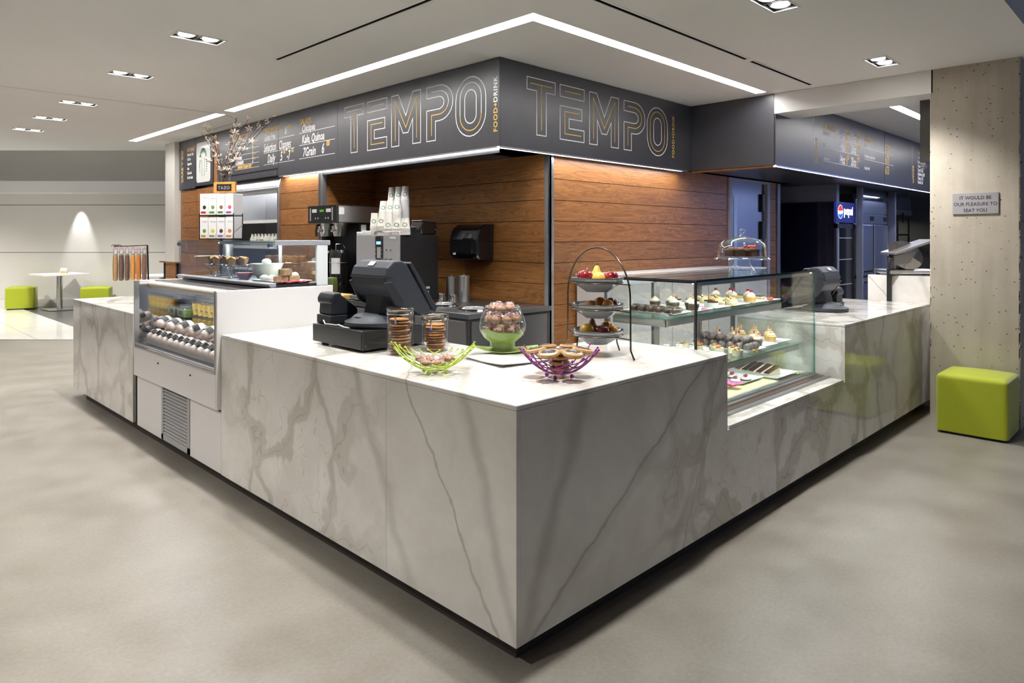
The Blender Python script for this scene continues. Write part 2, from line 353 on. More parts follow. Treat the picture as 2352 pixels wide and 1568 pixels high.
# ---- slot diffusers
for (a, b, c_, d), lab in (((0.842, 0.5, 0.872, 3.52), 'black slot air diffuser in ceiling parallel to the sandwich fridge run'),
                           ((1.0, 0.847, 3.484, 0.877), 'long black slot air diffuser in ceiling above the pastry case'),
                           ((3.573, 0.847, 4.774, 0.877), 'short black slot air diffuser in ceiling toward the concrete column')):
    t = thing('slot_diffuser', lab, 'air vent', (a, b, ZC))
    h = MB().box(0, 0, 0.04, c_ - a, d - b, 0.045)
    for q in ((0, 0, .002, d - b), (c_ - a - .002, 0, c_ - a, d - b), (0, 0, c_ - a, .002), (0, d - b - .002, c_ - a, d - b)): h.box(q[0], q[1], 0, q[2], q[3], .045)
    h.obj('slot', M['void'], t)
    f = MB()
    if c_ - a > d - b: f.box(0, -.02, -.003, c_ - a, -.001, 0); f.box(0, d - b + .001, -.003, c_ - a, d - b + .02, 0)
    else: f.box(-.02, 0, -.003, -.001, d - b, 0); f.box(c_ - a + .001, 0, -.003, c_ - a + .02, d - b, 0)
    f.obj('frame', M['ceil'], t)
# ---- twin downlights
def downlight(first=[None]):
    if first[0]: return first[0]
    t = thing('twin_downlight', 'square-framed recessed twin downlight in the row over the counter front', 'ceiling light', group='recessed twin downlights')
    f = MB()
    for q in ((-.175, -.088, -.163, .088), (.163, -.088, .175, .088), (-.163, -.088, .163, -.076), (-.163, .076, .163, .088)): f.box(q[0], q[1], -.004, q[2], q[3], .001)
    f.obj('frame', M['white'], t)
    h = MB().box(-.165, -.078, .075, .165, .078, .08)
    for q in ((-.165, -.078, -.163, .078), (.163, -.078, .165, .078), (-.163, -.078, .163, -.076), (-.163, .076, .163, .078), (-.006, -.076, .006, .076)): h.box(q[0], q[1], .002, q[2], q[3], .075)
    h.obj('housing', M['black'], t)
    for s in (-1, 1):
        r = MB().lathe([(.062, .012), (.066, .010), (.069, .014), (.055, .05), (.04, .06)], s * .083, 0, 0, 24, cap=False).obj('reflector', M['chrome'], t, 40)
        MB().lathe([(.050, .004), (.052, .008), (.04, .02)], s * .083, 0, 0, 24).obj('lamp', M['lampdisc'], r)
    first[0] = t; return t
dl = downlight()
for i, (lx, ly) in enumerate(lamps):
    t = dl if i == 0 else copytree(dl, (lx, ly, ZC))
    t.location = (lx, ly, ZC)
    if lx < -1: t['label'] = 'recessed twin downlight over the open concrete floor'
    elif ly > 1.5: t['label'] = 'recessed twin downlight in the row over the sandwich fridge side'
    else: t['label'] = 'recessed twin downlight in the row over the pastry case side'
    sp = bpy.data.lights.new('downlight_beam', 'SPOT'); sp.energy = P_DOWN * 2; sp.spot_size = math.radians(112); sp.spot_blend = 0.8; sp.shadow_soft_size = 0.05; sp.color = (1.0, 0.965, 0.925)
    so = bpy.data.objects.new('downlight_beam', sp); COL.objects.link(so); so.location = (lx, ly, ZC - 0.012)
for hx, hy in ((-5, -4), (-1.5, -4.5), (2, -4), (5.5, -4), (9, -4)):      # neutral fill spots added under the higher hall ceiling, out of view
    sp = bpy.data.lights.new('hall_beam', 'SPOT'); sp.energy = 14; sp.spot_size = math.radians(130); sp.spot_blend = .8; sp.shadow_soft_size = .12; sp.color = (1, .95, .88)
    so = bpy.data.objects.new('hall_beam', sp); COL.objects.link(so); so.location = (hx, hy, 4.05)
# ---- bulkhead carrying the menu boards
bk = MB().box(XF + .012, YF + .012, ZF + .01, XW + .1, 9.0, ZC).box(XF + .012, YF + .012, ZF + .01, 7.6, 2.7, ZC).box(XJ + .012, YJ + .012, ZF + .01, 12, YF + .3, ZC)
struct(bk, 'wall_bulkhead', M['charcoal'])
# beam and concrete column
struct(B(XJ, -0.1, 2.725, XJ + .42, YJ + .01, ZC), 'beam', M['ceil'], bevel=.004)
def conc_column():
    x0, x1, y0, y1 = XJ, XJ + .62, -.70, -.073
    b = bmesh.new(); nz = 240; rnd = random.Random(3)
    def ring(z):
        per = []
        for (ax, ay, bx, by) in ((x0, y1, x0, y0), (x0, y0, x1, y0), (x1, y0, x1, y1), (x1, y1, x0, y1)):
            for f_ in (0, .02, .05, .12, .5, .88, .95, .98): per.append((ax + (bx - ax) * f_, ay + (by - ay) * f_))
        return per
    rows = []
    chipz = [(0.95, .05), (0.72, .05), (1.28, .012), (1.6, .01), (0.6, .03), (2.2, .008), (1.05, .02)]
    for i in range(nz + 1):
        z = ZC * i / nz; row = []
        for k, (x, y) in enumerate(ring(z)):
            edge = k % 8 == 0
            if edge:
                d = .002 + .003 * rnd.random()
                for cz, ca in chipz:
                    if abs(z - cz) < .045: d += ca * (1 - abs(z - cz) / .045) * (.6 + .4 * rnd.random())
                cx, cy = (x0 + x1) / 2, (y0 + y1) / 2; x += d if x < cx else -d; y += d if y < cy else -d
            row.append(b.verts.new((x, y, z)))
        rows.append(row)
    n = len(rows[0])
    for i in range(nz):
        for k in range(n): b.faces.new((rows[i][k], rows[i][(k + 1) % n], rows[i + 1][(k + 1) % n], rows[i + 1][k]))
    me = bpy.data.meshes.new('column'); b.to_mesh(me); b.free(); me.materials.append(M['concrete'])
    o = bpy.data.objects.new('column', me); COL.objects.link(o); o['kind'] = 'structure'; return o
conc_column()
# ---- timber panelled walls: each board its own piece
PL = [ZF + .02] + [2.02 - .1837 * k for k in range(11)] + [0.0]
def planks(wall, u0, u1, mode, face, zmin=0.0, zmax=9):
    """boards between u0..u1; mode 'y': wall faces -y at y=face; mode 'x': faces -x at x=face"""
    for i in range(len(PL) - 1):
        zt, zb = min(PL[i], zmax), PL[i + 1]
        if zt - zb < .03 or zb < zmin - .01: continue
        h = zt - zb - .005; ln = abs(u1 - u0)
        o = MB().box(0, 0, 0, ln, .018, h).obj('plank', M['wood'], wall)
        if mode == 'y': o.location = (u0, face, zb + .0025)
        else: o.location = (face, max(u0, u1), zb + .0025); o.rotation_euler = (0, 0, -PI / 2)
        # rotated -90deg: local x -> -y, local y -> +x
w = struct(B(XW + .02, YW + .02, 0, 5.955, YW + .15, ZF + .02), 'wall_timber', M['void']); planks(w, XW + .05, 5.955, 'y', YW, .5)
B(7.055, YW + .02, 0, 7.29, YW + .15, ZF + .02).obj('backing', M['void'], w); planks(w, 7.055, 7.28, 'y', YW, .5)
w = struct(B(XW + .02, YW + .15, 0, XW + .12, 5.05, ZF + .02), 'wall_niche', M['void']); planks(w, YW + .05, 4.95, 'x', XW, .5)
w2 = struct(B(XF + .08, 4.97, 0, XW, 5.05, ZF + .02), 'wall_niche_side', M['void']); planks(w2, XF + .06, XW, 'y', 4.952, .5)
w3 = struct(B(XF + .07, 5.06, 0, XF + .2, 5.95, ZF + .02), 'wall_panel', M['void']); planks(w3, 5.0, 5.92, 'x', XF + .05, .5)
w4 = struct(B(XF + .04, 7.6, 0, XF + .2, 9.0, ZF - .02), 'wall_panel_far', M['void']); planks(w4, 7.62, 8.375, 'x', XF + .02, .5, 2.2); planks(w4, 8.385, 8.99, 'x', XF + .02, .5, 2.2)
B(XF + .005, 7.63, ZF, XF + .05, 7.74, ZC - .02).obj('plank', M['wood'], w4)
struct(MB().box(XW - .012, YW - .012, 0, XW + .02, YW + .045, ZF).box(XW - .012, YW - .012, 0, XW + .05, YW + .0, ZF), 'trim_4', M['rail0'], bevel=.002)
struct(B(XF + .02, 4.93, 0, XF + .08, 4.955, ZF), 'trim_5', M['rail0'])
struct(B(XF + .02, 4.955, 0, XF + .055, 5.0, ZF), 'trim_6', M['steel_dark'])
# timber lip under the return board
struct(B(XJ + .02, YJ + .03, ZF - .02, XJ + .06, YF, ZF + .01), 'trim_7', M['wood'])
# white pillar at the end of the menu wall, on a timber half wall
struct(MB().box(1.98, 9.02, 1.15, 2.35, 9.40, ZC).box(2.05, 9.40, 1.15, 2.6, 9.62, ZC), 'pillar', M['wallpaint'])
w5 = struct(B(2.02, 9.03, 0, 2.6, 9.6, 1.13), 'wall_half', M['void']); planks(w5, 9.02, 9.42, 'x', 1.99, .1, 1.14)
B(1.975, 9.0, 1.13, 2.62, 9.66, 1.15).obj('cap_board', M['wood'], w5)
# ---- far dining area (square to the camera): wall, ledge, plinth, tiles
def loc_struct(mb, name, m_, parent=None, **k): return struct(mb, name, m_, parent, loc=LLOC, rot=LROT, **k)
DW = 15.1
bw = loc_struct(MB().box(-30, DW + .02, 0, -3, DW + .15, 3.5), 'wall_dining', M['void'])
for z0, z1 in ((0.165, 1.185), (1.195, 2.225), (2.235, 2.47), (2.47, 3.5)):
    MB().box(-30, DW, z0, -3, DW + .02, z1).obj('wall_sheet', M['wallpaint'], bw)
loc_struct(B(-17, DW - .03, 0, -3, DW + .02, .16), 'baseboard_dining', M['white'])
loc_struct(B(-17, DW - .55, 2.47, -3, DW, 2.71), 'trim_8', M['white'])
tl = loc_struct(B(-17, 10.15, 0, -3, DW, 0.002), 'floor_dining', M['steel_dark'])
M['tile'] = speckle('porcelain_tile', (0.70, 0.69, 0.66), (0.75, 0.74, 0.71), 2.0, 0.12)
def clip(poly, f):
    out = []
    for i in range(len(poly)):
        a, b = poly[i], poly[(i + 1) % len(poly)]; fa, fb = f(a), f(b)
        if fa >= 0: out.append(a)
        if fa * fb < 0: t = fa / (fa - fb); out.append((a[0] + (b[0] - a[0]) * t, a[1] + (b[1] - a[1]) * t))
    return out
TS = .75; rot45 = ANG - PI / 2
full = None
for i in range(-22, 4):
    for j in range(-4, 30):
        # grid parallel to the counter axes, expressed in the (lat, depth) frame
        c_, s_ = math.cos(-rot45), math.sin(-rot45)
        corners = [(i * TS + .003, j * TS + .003), ((i + 1) * TS - .003, j * TS + .003), ((i + 1) * TS - .003, (j + 1) * TS - .003), (i * TS + .003, (j + 1) * TS - .003)]
        pl = [(c_ * x - s_ * (y + 10), s_ * x + c_ * (y + 10)) for x, y in corners]
        for f in (lambda p: p[1] - 10.15, lambda p: DW - .03 - p[1], lambda p: p[0] + 12.6, lambda p: -5.2 - p[0]):
            pl = clip(pl, f) if pl else pl
        if len(pl) >= 3: MB().prism(pl, .002, .010, 'z').obj('tile', M['tile'], tl)
# enclosing walls out of view
struct(B(-9.15, -9.2, 0, -9, 32, 4.1), 'wall_left', M['wallpaint'])
struct(B(14, -9.2, 0, 14.15, 6, 4.1), 'wall_right', M['charcoal'])  # charcoal stands in for the dark hall, so glass reflections stay dark
wb = struct(MB().box(-9, -9.35, 0, 2, -9.2, 4.1).box(12, -9.35, 0, 14, -9.2, 4.1).box(2, -9.35, 0, 12, -9.2, .3).box(2, -9.35, 3.6, 12, -9.2, 4.1), 'wall_front', M['wallpaint'])
for k in range(4):
    w = struct(B(2 + 2.5 * k, -9.3, .3, 2 + 2.5 * k + .06, -9.24, 3.6), 'window_%d' % (k + 1), M['steel_dark'])
    B(2.06 + 2.5 * k, -9.275, .3, 4.5 + 2.5 * k, -9.265, 3.6).obj('pane', M['glass'], w)
# dining wall-washer
t = thing('wall_washer', 'small round downlight under the white ledge over the dining table', 'ceiling light', CAM + FW * (DW - .22) + RT * (-9.45) + Vector((0, 0, 2.47 - CAM.z)))
MB().lathe([(.05, 0), (.05, -.008), (.04, -.008)], n=16).obj('ring', M['white'], t)
MB().lathe([(.04, -.004), (.038, -.003)], n=16).obj('lamp', M['lampdisc'], t)
sp = bpy.data.lights.new('washer_beam', 'SPOT'); sp.energy = 60; sp.spot_size = math.radians(40); sp.spot_blend = .7; sp.shadow_soft_size = .03
so = bpy.data.objects.new('washer_beam', sp); COL.objects.link(so); so.location = t.location + Vector((0, 0, -.015)); so.rotation_euler = (math.radians(12), 0, ANG - PI / 2)
# fill spots added to brighten the dining area, beyond the pillar and out of view
for D, la in ((12.8, -12.0), (12.8, -8.5), (12.8, -5.5)):
    sp = bpy.data.lights.new('dining_beam', 'SPOT'); sp.energy = 460; sp.spot_size = math.radians(120); sp.spot_blend = .8; sp.shadow_soft_size = .2; sp.color = (1, .96, .9)
    so = bpy.data.objects.new('dining_beam', sp); COL.objects.link(so); so.location = (CAM.x + FW.x * D + RT.x * la, CAM.y + FW.y * D + RT.y * la, 3.45)
# ================================================================== MENU BOARDS AND LETTERING
BX = Matrix(((0, 0, -1), (-1, 0, 0), (0, 1, 0)))       # columns right=(0,-1,0) up=(0,0,1) normal=(-1,0,0)
BY = Matrix(((1, 0, 0), (0, 0, -1), (0, 1, 0)))        # columns right=(1,0,0) up=(0,0,1) normal=(0,-1,0)
def frame(mode, u, z, off=0.0):
    """matrix of a point on a board: mode 'x' = faces -x (u is y), 'y' = faces -y (u is x)"""
    if mode[0] == 'x': return Matrix.Translation((mode[1] - off, u, z)) @ BX.to_4x4()
    return Matrix.Translation((u, mode[1] - off, z)) @ BY.to_4x4()
def text(s, mode, u, z, size, m_, parent, xs=1.0, shear=0.0, rot=0.0, align='LEFT', off=.0005, name='lettering', bold=None, spacing=1.0):
    if bold is None: bold = .0028 if shear else .0014 if size > .05 else 0.0
    cu = bpy.data.curves.new(name, 'FONT'); cu.body = s; cu.size = size; cu.extrude = .0004; cu.align_x = align; cu.shear = shear; cu.offset = bold; cu.resolution_u = 3; cu.space_character = spacing
    cu.materials.append(m_); o = bpy.data.objects.new(name, cu); COL.objects.link(o); o.parent = parent
    mw = frame(mode, u, z, off) @ Matrix.Rotation(rot, 4, 'Z') @ Matrix.Diagonal((xs, 1, 1, 1))
    o.matrix_parent_inverse = Matrix(); o.matrix_local = parent.matrix_basis.inverted() @ mw
    return o
def ribbon(mode, paths, w, m_, parent, name='line', off=.0006):
    """flat vinyl line along 2d paths [(u,v)...]; closed when first==last"""
    mb = MB()
    for p in paths:
        closed = p[0] == p[-1] and len(p) > 2; q = p[:-1] if closed else p; n = len(q); A = []; Bv = []
        for i in range(n):
            c_ = Vector(q[i]); a = Vector(q[i - 1]) if (i > 0 or closed) else None; b = Vector(q[(i + 1) % n]) if (i < n - 1 or closed) else None
            t1 = (c_ - a).normalized() if a is not None else None; t2 = (b - c_).normalized() if b is not None else None
            t1 = t1 or t2; t2 = t2 or t1
            n1 = Vector((-t1.y, t1.x)); n2 = Vector((-t2.y, t2.x)); mm = (n1 + n2); mm = mm.normalized() if mm.length > 1e-6 else n1
            k = w / 2 / max(.35, mm.dot(n1)); A.append(c_ + mm * k); Bv.append(c_ - mm * k)
        for i in range(n if closed else n - 1):
            j = (i + 1) % n; mb.quad((A[i].x, A[i].y, 0), (A[j].x, A[j].y, 0), (Bv[j].x, Bv[j].y, 0), (Bv[i].x, Bv[i].y, 0))
    me = bpy.data.meshes.new(name); me.from_pydata(mb.v, [], mb.f); me.materials.append(m_)
    o = bpy.data.objects.new(name, me); COL.objects.link(o); o.parent = parent; o.matrix_local = parent.matrix_basis.inverted() @ frame(mode, 0, 0, off); return o
def arc(cx, cy, rx, ry, a0, a1, n=12): return [(cx + rx * math.cos(math.radians(a0 + (a1 - a0) * i / n)), cy + ry * math.sin(math.radians(a0 + (a1 - a0) * i / n))) for i in range(n + 1)]
def stadium(cx, cy, w, h):
    r = w / 2; return arc(cx, cy + h / 2 - r, r, r, 0, 180) + arc(cx, cy - h / 2 + r, r, r, 180, 360) + [(cx + r, cy + h / 2 - r)]
def tempo(mode, du, dz, parent, goldtop):
    sgn = -1 if mode[0] == 'x' else 1
    T = [[(.302, .594), (.649, .594), (.649, .493), (.535, .493), (.535, .13), (.418, .13), (.418, .493), (.302, .493), (.302, .594)],
         [(.713, .594), (1.039, .594), (1.039, .493), (.713, .493), (.713, .594)],
         [(.713, .414), (1.007, .414), (1.007, .313), (.832, .313), (.832, .229), (1.037, .229), (1.037, .126), (.713, .126), (.713, .414)],
         [(1.114, .592), (1.219, .592), (1.334, .389), (1.438, .592), (1.553, .592), (1.553, .124), (1.438, .124), (1.438, .35), (1.369, .233), (1.294, .233), (1.229, .35), (1.229, .124), (1.114, .124), (1.114, .592)],
         [(1.641, .590)] + arc(1.815, .438, .178, .152, 90, -90) + [(1.761, .286), (1.761, .121), (1.641, .121), (1.641, .387)] + arc(1.805, .440, .072, .053, -90, 90) + [(1.641, .493), (1.641, .590)],
         stadium(2.215, .352, .368, .484), stadium(2.215, .352, .141, .274)]
    G = [[(.477, .545), (.477, .172)], [(.966, .37), (.776, .37), (.776, .178), (.998, .178)], [(1.173, .172), (1.173, .545), (1.334, .282), (1.495, .545), (1.495, .172)]]
    Gt = [[(.342, .547), (.614, .547)], [(.776, .545), (.998, .545)]]
    pin = [(1.706, .543)] + arc(1.81, .441, .125, .100, 90, -90) + [(1.706, .342), (1.706, .165)]
    mp = lambda ps: [[(p[0] + du, p[1] + dz) for p in q] for q in ps]
    if sgn < 0:
        for q in T: ribbon(mode, mp([q]), .0085, M['ink_white'], parent, 'letter_outline')
        for q in G + [pin[9:]] + [arc(2.215, .284, .1305, .128, 180, 360)]: ribbon(mode, mp([q]), .0075, M['ink_gold'], parent, 'letter_inline')
        for q in Gt + [pin[:10]] + [[(2.0845, .284)] + arc(2.215, .421, .1305, .128, 180, 0) + [(2.3455, .284)]]: ribbon(mode, mp([q]), .0075, M['ink_white'], parent, 'letter_inline')
        # + [arc(2.215, .284, .1305, .128, 180, 360) ]), .0075, M['ink_gold'], parent, 'letter_inline')
        #ribbon(mode, mp(Gt + [pin[:10]] + [[(2.0845, .284)] + arc(2.215, .421, .1305, .128, 180, 0) + [(2.3455, .284)]]), .0075, M['ink_white'], parent, 'letter_inline')
    else:
        for q in T: ribbon(mode, mp([q]), .0085, M['ink_white'], parent, 'letter_outline')
        for q in G + Gt + [pin, stadium(2.215, .352, .261, .398)]: ribbon(mode, mp([q]), .0075, M['ink_gold'], parent, 'letter_inline')
    f0 = (2.531 + du) * (1 if sgn > 0 else -1)
    text('FOOD+', mode, f0, dz + .112, .062, M['ink_gold'], parent, 1.0, rot=PI / 2, bold=.0012, spacing=1.16)
    text('DRINK', mode, f0, dz + .345, .062, M['ink_white'] if sgn < 0 else M['ink_gold'], parent, 1.0, rot=PI / 2, bold=.0012, spacing=1.12)
mx, my, mj = ('x', XF), ('y', YF), ('y', YJ)
def board(name, label, box, cat='sign'):
    x0, y0, z0, x1, y1, z1 = box
    t = thing(name, label, cat, ((x0 + x1) / 2, (y0 + y1) / 2, z0))
    MB().box(x0 - t.location.x, y0 - t.location.y, 0, x1 - t.location.x, y1 - t.location.y, z1 - z0).obj('panel', M['charcoal'], t, bevel=.001)
    return t
zt = ZC - .004
b1 = board('menu_board', 'charcoal board with large outlined TEMPO lettering above the coffee niche', (XF, YF + .001, ZF, XF + .011, 4.58, zt))
tempo(mx, -2.545 - 2.2, ZF, b1, False)
b2 = board('menu_board', 'charcoal board with outlined TEMPO lettering above the timber wall', (XF + .011, YF, ZF, XJ, YF + .011, zt))
tempo(my, XF + .01, ZF, b2, True)
b3 = board('menu_board', 'plain charcoal return panel between TEMPO board and brews board', (XJ, YJ + .011, ZF, XJ + .011, YF - .001, zt), 'panel')
b4 = board('menu_board', 'charcoal food menu board listing sandwiches and salads in white script', (XF, 5.88, 2.315, XF + .011, 7.60, zt))
b4b = board('menu_board', 'charcoal menu board listing salads beside the TEMPO lettering', (XF, 4.583, ZF, XF + .011, 5.876, zt))
b5 = board('menu_board', 'charcoal hot drinks board headed GRAB + GO', (XF - .005, 8.385, 2.21, XF + .006, 8.985, zt))
b6 = board('menu_board', 'charcoal board carrying the white panel with green emblem', (XF - .005, 7.75, 2.235, XF + .006, 8.375, zt))
b7 = board('menu_board', 'charcoal brews board with draught and bottle prices', (XJ + .011, YJ, ZF, 8.25, YJ + .011, zt))
b8 = board('menu_board', 'charcoal wine board beyond the brews board', (8.26, YJ, ZF, 11.6, YJ + .011, zt))
def rows(mode, par, u0, u1, zs, w=.006):
    for z in zs: ribbon(mode, [[(u0, z), (u1, z)]], w, M['ink_white'], par, 'rule_line')
mx5 = ('x', XF - .005)
g, wh = M['ink_gold'], M['ink_white']
# salads / sandwiches / breakfast columns (u = -y on this wall)
text('SALADS', mx, 5.36, 2.755, .085, g, b4b, .82, bold=.001)
text('Chickpea', mx, 5.32, 2.672, .105, wh, b4b, .72, .25); text('Kale, Quinoa', mx, 5.32, 2.545, .125, wh, b4b, .72, .2); text('7Grain', mx, 5.30, 2.40, .135, wh, b4b, .74, .2); text('6', mx, 4.90, 2.40, .15, wh, b4b, .7, .2); text('00', mx, 4.80, 2.47, .08, g, b4b, .8, .1)
rows(mx, b4b, -5.38, -4.63, (2.66, 2.527, 2.379))
text('SANDWICHES', mx, 6.25, 2.75, .085, g, b4, .78, bold=.001)
text('Gluten Free', mx, 6.24, 2.668, .095, wh, b4, .62, .25); text('6', mx, 5.72, 2.69, .125, wh, b4b, .7, .2); text('00', mx, 5.65, 2.75, .06, g, b4b, .8, .1)
text('Selection', mx, 6.25, 2.53, .14, wh, b4, .62, .25); text('Changes', mx, 5.865, 2.53, .14, wh, b4b, .60, .25, bold=.002)
text('Daily', mx, 6.15, 2.395, .14, wh, b4, .66, .25); text('5', mx, 5.83, 2.395, .15, wh, b4b, .7, .2); text('00', mx, 5.75, 2.47, .06, g, b4b, .8); text('-7', mx, 5.67, 2.395, .15, wh, b4b, .6, .2); text('00', mx, 5.56, 2.47, .06, g, b4b, .8)
rows(mx, b4, -6.25, -5.885, (2.658, 2.517, 2.377)); rows(mx, b4b, -5.865, -5.49, (2.658, 2.517, 2.377))
text('BAKED GOODS', mx, 7.04, 2.75, .08, g, b4, .62, bold=.001)
for s, z, pr in (('Muffins', 2.695, '3'), ('Scones', 2.62, '2'), ('Loaves', 2.555, '1'), ('Cookies', 2.49, '1'), ('Croissants', 2.43, '2')):
    text(s, mx, 7.04, z + .006, .075, wh, b4, .72, .2); text(pr, mx, 6.56, z + .006, .085, wh, b4, .7, .2); text('00', mx, 6.50, z + .035, .04, g, b4, .8)
text('Selection Changes Daily *', mx, 6.98, 2.385, .058, g, b4, .70, .3)
rows(mx, b4, -7.059, -6.37, (2.69, 2.615, 2.55, 2.485, 2.425, 2.372), .005)
# grab + go
text('GRAB + GO', mx5, 8.83, 2.31, .092, g, b5, .9, rot=PI / 2, spacing=1.1)
ribbon(mx5, [[(-8.895, 2.30), (-8.895, 2.80)]], .005, wh, b5, 'rule_line')
text('HOT DRINKS', mx5, 8.67, 2.745, .075, g, b5, .62, bold=.001)
for i, s in enumerate(('Starbucks Coffee', 'Chai Tea', 'Cappuccino', 'Latte', 'Café au Lait', 'Hot Chocolate')): text(s, mx5, 8.67, 2.685 - .066 * i, .055, wh, b5, .62, bold=.001)
ribbon(mx5, [[(-8.40, 2.72), (-8.40, 2.82)]], .005, wh, b5, 'rule_line')
# white emblem panel: green wavy-haired crown emblem
def rrect(cx, cy, w, h, r): return arc(cx + w / 2 - r, cy + h / 2 - r, r, r, 0, 90, 5) + arc(cx - w / 2 + r, cy + h / 2 - r, r, r, 90, 180, 5) + arc(cx - w / 2 + r, cy - h / 2 + r, r, r, 180, 270, 5) + arc(cx + w / 2 - r, cy - h / 2 + r, r, r, 270, 360, 5)
lg = MB(); pts = rrect(-8.075, 2.556, .48, .555, .05); n = len(pts)
lg.add([(XF - .009, -p[0], p[1]) for p in pts] + [(XF - .0052, -p[0], p[1]) for p in pts], [tuple(range(n)), tuple(range(2 * n - 1, n - 1, -1))] + [(i, (i + 1) % n, (i + 1) % n + n, i + n) for i in range(n)])
lo = lg.obj('emblem_panel', M['white_gloss'], b6); lo.location = -b6.location
M['green_ink'] = mat('green_ink', (0.01, 0.16, 0.08), 0.5)
mlg = ('x', XF - .009)
lcx = -8.075
em = [[(lcx - .10, 2.63)] + arc(lcx, 2.63, .10, .11, 180, 0) + [(lcx + .10, 2.63)], [(lcx - .05, 2.68), (lcx, 2.73), (lcx + .05, 2.68)]]
for q in em: ribbon(mlg, [q], .03, M['green_ink'], b6, 'emblem_crown')
wav = []
for sgn in (-1, 1):
    for k in range(6):
        y0 = 2.585 - .03 * k
        wav.append([(lcx + sgn * (.085 + .012 * k - .014 * max(0, k - 2)), y0), (lcx + sgn * (.11 + .012 * k - .016 * max(0, k - 2)), y0 - .012), (lcx + sgn * (.13 + .01 * k - .018 * max(0, k - 2)), y0 - .004)])
    wav.append([(lcx + sgn * .045, 2.60), (lcx + sgn * .05, 2.53), (lcx + sgn * .035, 2.46), (lcx + sgn * .045, 2.40), (lcx + sgn * .03, 2.36)])
for q in wav: ribbon(mlg, [q], .013, M['green_ink'], b6, 'emblem_wave')
# brews board
def by_(x, y, s=3.409, ox=1580, oy=180): return on(ox + x / s, oy + y / s, 'y', YJ)
def tb(st, x, y, size, m_, xs=.75, par=b7, **k): p = by_(x, y); return text(st, mj, p.x, p.z, size, m_, par, xs, **k)
p0, p1 = by_(984, 295), by_(984, 662); ribbon(mj, [[(p0.x, p0.z), (p1.x, p1.z)]], .006, wh, b7, 'rule_line')
pb = by_(1013, 665); text('BREWS', mj, pb.x, pb.z, .085, g, b7, .95, rot=PI / 2, spacing=1.15)
tb('DRAUGHT', 1060, 393, .085, g, .9, bold=.001)
tb('BOTTLES', 1383, 492, .085, g, .9, bold=.001)
for i, (nm, ya, yl) in enumerate((('Domestic', 437, 440), ('Micro Brew', 535, 538), ('Imported', 640, 645))):
    tb(nm, 1060, ya - 4, .06, wh, .85, bold=.001)
    a, b = by_(1060, yl), by_(1342, yl + 75); ribbon(mj, [[(a.x, a.z), (b.x, a.z)]], .006, wh, b7, 'rule_line')
    for st, x, dy, sz, mm in (('14oz', 1185, 28, .15, wh), (('5', '5', '6')[i], 1237, 30, .16, g), (('50', '75', '50')[i], 1249, 30, .08, g), ('20oz', 1275, 45, .15, wh), (('6', '7', '7')[i], 1322, 55, .16, g), (('95', '50', '75')[i], 1335, 55, .08, g)):
        p = by_(x, ya + dy); text(st, mj, p.x, a.z + (.012 if sz > .1 else .075), sz, mm, b7, .62, .15)
for i, (nm, ya) in enumerate((('Domestic', 530), ('Premium Imported', 618), ('Imported', 710))):
    p = by_(1383, ya); text(nm, mj, p.x, p.z, .06, wh, b7, .85, bold=.001)
    if i < 2: a, b = by_(1383, ya + 8), by_(1610, ya + 68); ribbon(mj, [[(a.x, p.z - .02), (b.x, p.z - .02)]], .006, wh, b7, 'rule_line')
    q = by_(1545, ya + 45); text(('5.50', '6.75', '6.75')[i], mj, q.x, p.z - .005, .15, g, b7, .62, .1)
pb = by_(1770, 822); text('WINES', mj, pb.x, pb.z, .085, g, b8, .95, rot=PI / 2, spacing=1.1)
p0, p1 = by_(1757, 525), by_(1757, 790); ribbon(mj, [[(p0.x, p0.z), (p1.x, p1.z)]], .006, wh, b8, 'rule_line')
pw = by_(1800, 600); text('WINES', mj, pw.x, pw.z, .085, g, b8, .9)
for i in range(7):
    q = by_(1800, 640 + 26 * i); text(('White wine 9.00', 'Red wine 8.50', 'House 7.00', 'Rosé 9.50', 'Bubbles 8.00', 'Glass 6.75', 'Bottle 36')[i], mj, q.x, pw.z - .06 - .06 * i, .07, wh, b8, 1.0)
# ---- LED strips under the boards
def led(label, p0, p1, axis, lip=None):
    t = thing('led_strip', label, 'light strip', (p0[0], p0[1], ZF), group='LED strips under the menu boards')
    ln = p1[0] - p0[0] if axis == 'x' else p1[1] - p0[1]
    def bx(u0, v0, z0, u1, v1, z1): return MB().box(u0, v0, z0, u1, v1, z1) if axis == 'x' else MB().box(v0, u0, z0, v1, u1, z1)
    bx(0, 0, -.014, ln, .004, 0).obj('profile', M['steel'], t)
    bx(0, .026, -.014, ln, .028, 0).obj('profile', M['steel'], t)
    bx(0, .004, -.004, ln, .026, 0).obj('backplate', M['white'], t)
    if lip: bx(0, .028, -.05, lip, .031, 0).obj('baffle', M['black'], t)
    n = int(ln / .105)
    first = None
    for k in range(n):
        if first is None: first = bx(0, .008, -.012, .085, .022, -.004).obj('led_tube', M['led'], t); first.location = (.01, 0, 0) if axis == 'x' else (0, .01, 0)
        else: inst(first, t, ((.01 + .105 * k), 0, 0) if axis == 'x' else (0, .01 + .105 * k, 0))
led('LED strip along the lower edge of the TEMPO board above the coffee niche', (XF, YF + .03), (XF, 5.87), 'y', 2.70)
led('LED strip along the lower edge of the TEMPO board above the timber wall', (XF + .001, YF), (XJ - .05, YF), 'x')
M['led'] = emit('led_strip_cool', (.50, .60, 1.0), P_LED * .8)
led('LED strip along the lower edge of the brews board', (XJ + .03, YJ), (11.5, YJ), 'x')
